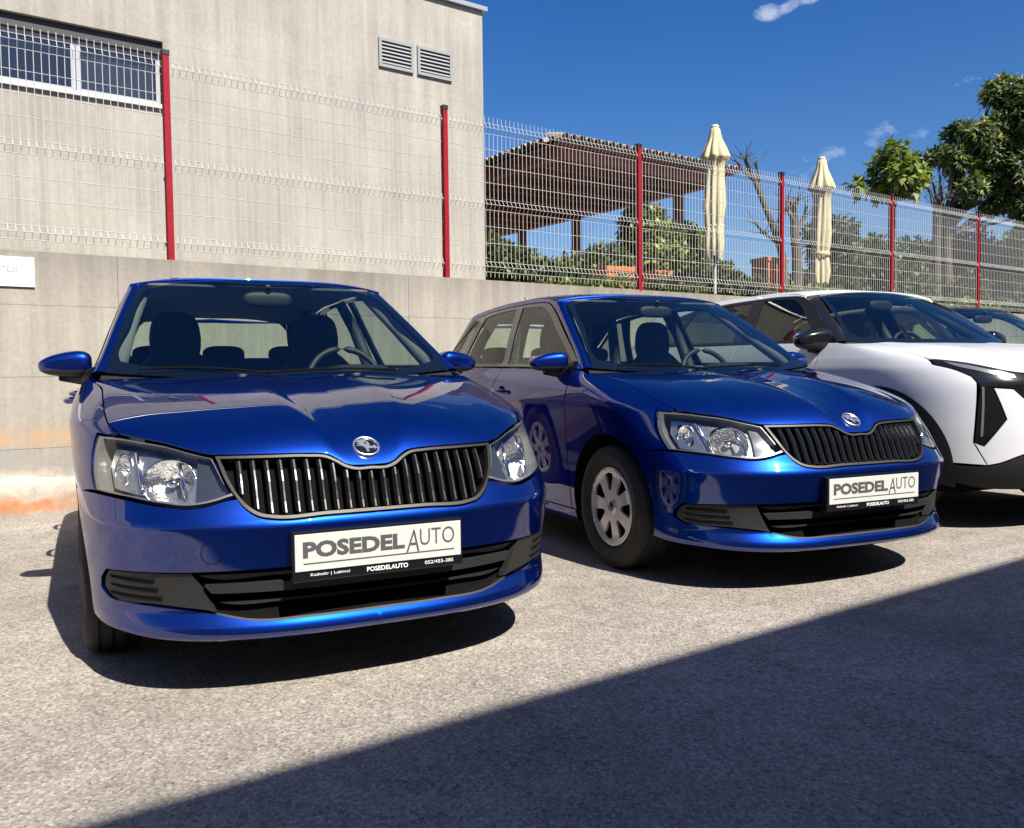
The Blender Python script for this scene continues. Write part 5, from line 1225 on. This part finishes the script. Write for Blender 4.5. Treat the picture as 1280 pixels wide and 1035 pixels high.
leafy_tree('broad_leaved_sapling', (1118, 352), 17.9, [(1117, 195, 19, 0), (1108, 213, 20, .3), (1128, 215, 20, -.3), (1118, 232, 18, 0), (1084, 236, 10, .2), (1096, 240, 9, 0), (1147, 222, 12, .2), (1152, 214, 8, 0), (1138, 238, 9, -.2), (1070, 232, 7, 0)],
           'young tree with big drooping leaves and a thin trunk behind the fence', 900, .23, .14, [leafmat('fig bright', (.15, .20, .035)), leafmat('fig mid', (.10, .14, .028)), leafmat('fig lime', (.22, .24, .05))], 0, .35, .035, (1118, 225))
big = []
for (u, v, r) in ((1258, 116, 20), (1240, 126, 14), (1280, 130, 26), (1305, 150, 40), (1204, 166, 15), (1192, 172, 9), (1222, 172, 17), (1248, 160, 20), (1270, 180, 26), (1240, 192, 24), (1212, 196, 16), (1190, 200, 14), (1172, 198, 13), (1160, 201, 9), (1200, 214, 13),
                  (1215, 240, 16), (1198, 238, 9), (1236, 228, 20), (1262, 222, 24), (1282, 215, 30), (1320, 220, 50), (1255, 256, 16), (1276, 252, 22), (1238, 262, 10), (1300, 265, 30), (1335, 180, 40)):
    big += [(u, v, r, random.uniform(-.5, .5))]
leafy_tree('large_evergreen_tree', (1185, 362), 24.3, big, 'large dense tree with long leaves in whorls towering over the fence', 26000, .27, .075, G4, 11, .35, .15, (1182, 262))
leafy_tree('grey_dead_tree', (1168, 362), 22.5, [(1160, 232, 8, 0), (1175, 225, 9, .1), (1186, 240, 8, 0), (1168, 245, 10, -.2)], 'grey leafless pollarded tree in front of the large dense tree', 260, .16, .02, [BARK], 0, .0, .12, (1172, 250))
TERRA = mat('terracotta', (.42, .13, .055), .85, var=.25, vscale=9, bump=.3, bscale=30)
def planter(u, v, D, w_, h_, d_, label):
    p = at(u, v, D); root = empty('terracotta_planter', (p.x, p.y, TZ), R(-8), label, 'planter', 'terracotta planters on the terrace')
    z1 = p.z-TZ; z0 = 0
    V = [(-w_/2*.9, -d_/2*.9, z0), (w_/2*.9, -d_/2*.9, z0), (w_/2*.9, d_/2*.9, z0), (-w_/2*.9, d_/2*.9, z0), (-w_/2, -d_/2, z1), (w_/2, -d_/2, z1), (w_/2, d_/2, z1), (-w_/2, d_/2, z1)]
    MB().add(V, [(0, 3, 2, 1), (0, 1, 5, 4), (1, 2, 6, 5), (2, 3, 7, 6), (3, 0, 4, 7)]).build('body', TERRA, root)
    for a, b in (((-w_/2-.02, -d_/2-.02), (w_/2+.02, -d_/2+.03)), ((-w_/2-.02, d_/2-.03), (w_/2+.02, d_/2+.02)), ((-w_/2-.02, -d_/2+.031), (-w_/2+.03, d_/2-.031)), ((w_/2-.03, -d_/2+.031), (w_/2+.02, d_/2-.031))):
        MB().box((a[0], a[1], z1-.06), (b[0], b[1], z1+.01)).build('rim', TERRA, root, bevel=.005)
    MB().box((-w_/2+.031, -d_/2+.031, z1-.05), (w_/2-.031, d_/2-.031, z1-.03)).build('soil', soil, root)
planter(766, 336, 12.2, .46, .6, .40, 'terracotta planter box at the foot of the bright yellow green shrub')
planter(818, 341, 12.0, .26, .6, .40, 'small terracotta planter box behind the red post near the bright shrub')
planter(962, 324, 15.2, .46, .6, .40, 'terracotta planter box in front of the leafless pruned tree')

# low planting along the back of the wall
for k in range(14):
    x = 6.7+1.45*k
    bush(x, 7.75+.25*(k % 3), TZ, blobs_of(5, .75, .18, .05, .24+.06*(k % 3), .20, 60+k), 1500, .10, .05, G1 if k % 3 else G2, ('low dark green ground plant' if k % 3 else 'low yellow green ground plant')+' growing along the back of the concrete wall', 'plant', 'low plants along the back of the wall', 'border_plant')

def pruned_tree(base, D, trunk, limbs, r, label, seed):
    rs = random.Random(seed); b0 = at(base[0], base[1], D); b0.z = TZ; root = empty('bare_tree', b0, 0, label, 'tree', 'leafless pruned trees on the terrace'); m = MB()
    P = [Vector((0, 0, -.02))]+[at(u, v, D)-b0 for u, v in trunk]; m.tube([tuple(p) for p in P], [r*1.15]+[r*(1-.55*k/len(trunk)) for k in range(len(trunk))], 9)
    for l in limbs:
        Q = [at(u, v, D+rs.uniform(-.15, .15)*(k > 0))-b0 for k, (u, v) in enumerate(l)]; m.tube([tuple(q) for q in Q], [r*.5*(1-.5*k/len(l)) for k in range(len(l))], 7)
        for q in Q[1:]+[P[-1]]:
            for _ in range(4):
                d = (Vector((rs.uniform(-1, 1), rs.uniform(-1, 1), rs.uniform(.1, 1)))).normalized(); e = q+d*rs.uniform(.12, .34); m.tube([tuple(q), tuple((q+e)*.5+Vector((rs.uniform(-.02, .02), 0, 0))), tuple(e)], [r*.16, r*.11, .004], 5)
    m.build('trunk', BARK, root, smooth=True)
pruned_tree((984, 355), 15, [(979, 322), (967, 285), (955, 255), (942, 222), (932, 200)], [[(957, 260), (950, 235), (945, 205)], [(967, 285), (978, 268), (986, 262)], [(944, 226), (930, 215), (922, 203)], [(974, 305), (955, 292), (945, 280)]], .062, 'leafless pruned tree with a thin leaning trunk between the parasols', 11)
pruned_tree((998, 355), 14.6, [(996, 320), (993, 285), (992, 258)], [[(993, 280), (985, 262), (984, 250)], [(994, 290), (1005, 272), (1008, 258)], [(992, 262), (998, 248)]], .085, 'short leafless pruned tree with a thick upright trunk beside the second parasol', 15)

# ------------------------------------------------------------------ place the cars
def copy_tree(o, parent=None):
    c = o.copy(); COL.objects.link(c); c.parent = parent
    for ch in list(o.children): copy_tree(ch, c)
    return c
car1 = empty('parked_car', (1.210, 2.388, 0), R(26.23-35.75), 'blue compact car parked beside the wall sign, at the end of the row', 'car', 'cars parked in a row along the wall')
build_estate(car1, BLUE)
car2 = copy_tree(car1); car2.location = (3.474, 2.161, 0); car2.rotation_euler = (0, 0, R(24.38-35.75))
car2['label'] = 'blue compact car parked between the other blue car and the white crossover'

suv = empty('crossover_car', (5.776, 2.128, 0), R(24.47-35.75), 'white crossover with black mirrors and angular black lamps parked beside the second blue car', 'car', 'cars parked in a row along the wall')
build_crossover(suv, WHITE)
car4 = copy_tree(car1); car4.location = (8.05, 2.35, 0); car4.rotation_euler = (0, 0, R(-11)); car4.scale = (1.06, 1.06, 1.07)
car4['label'] = 'dark grey car with only its roof and windscreen showing beyond the white crossover'
def repaint(o):
    for s_ in o.material_slots:
        if s_.material == BLUE: s_.link = 'OBJECT'; s_.material = GREYP
    for c in o.children: repaint(c)
repaint(car4)
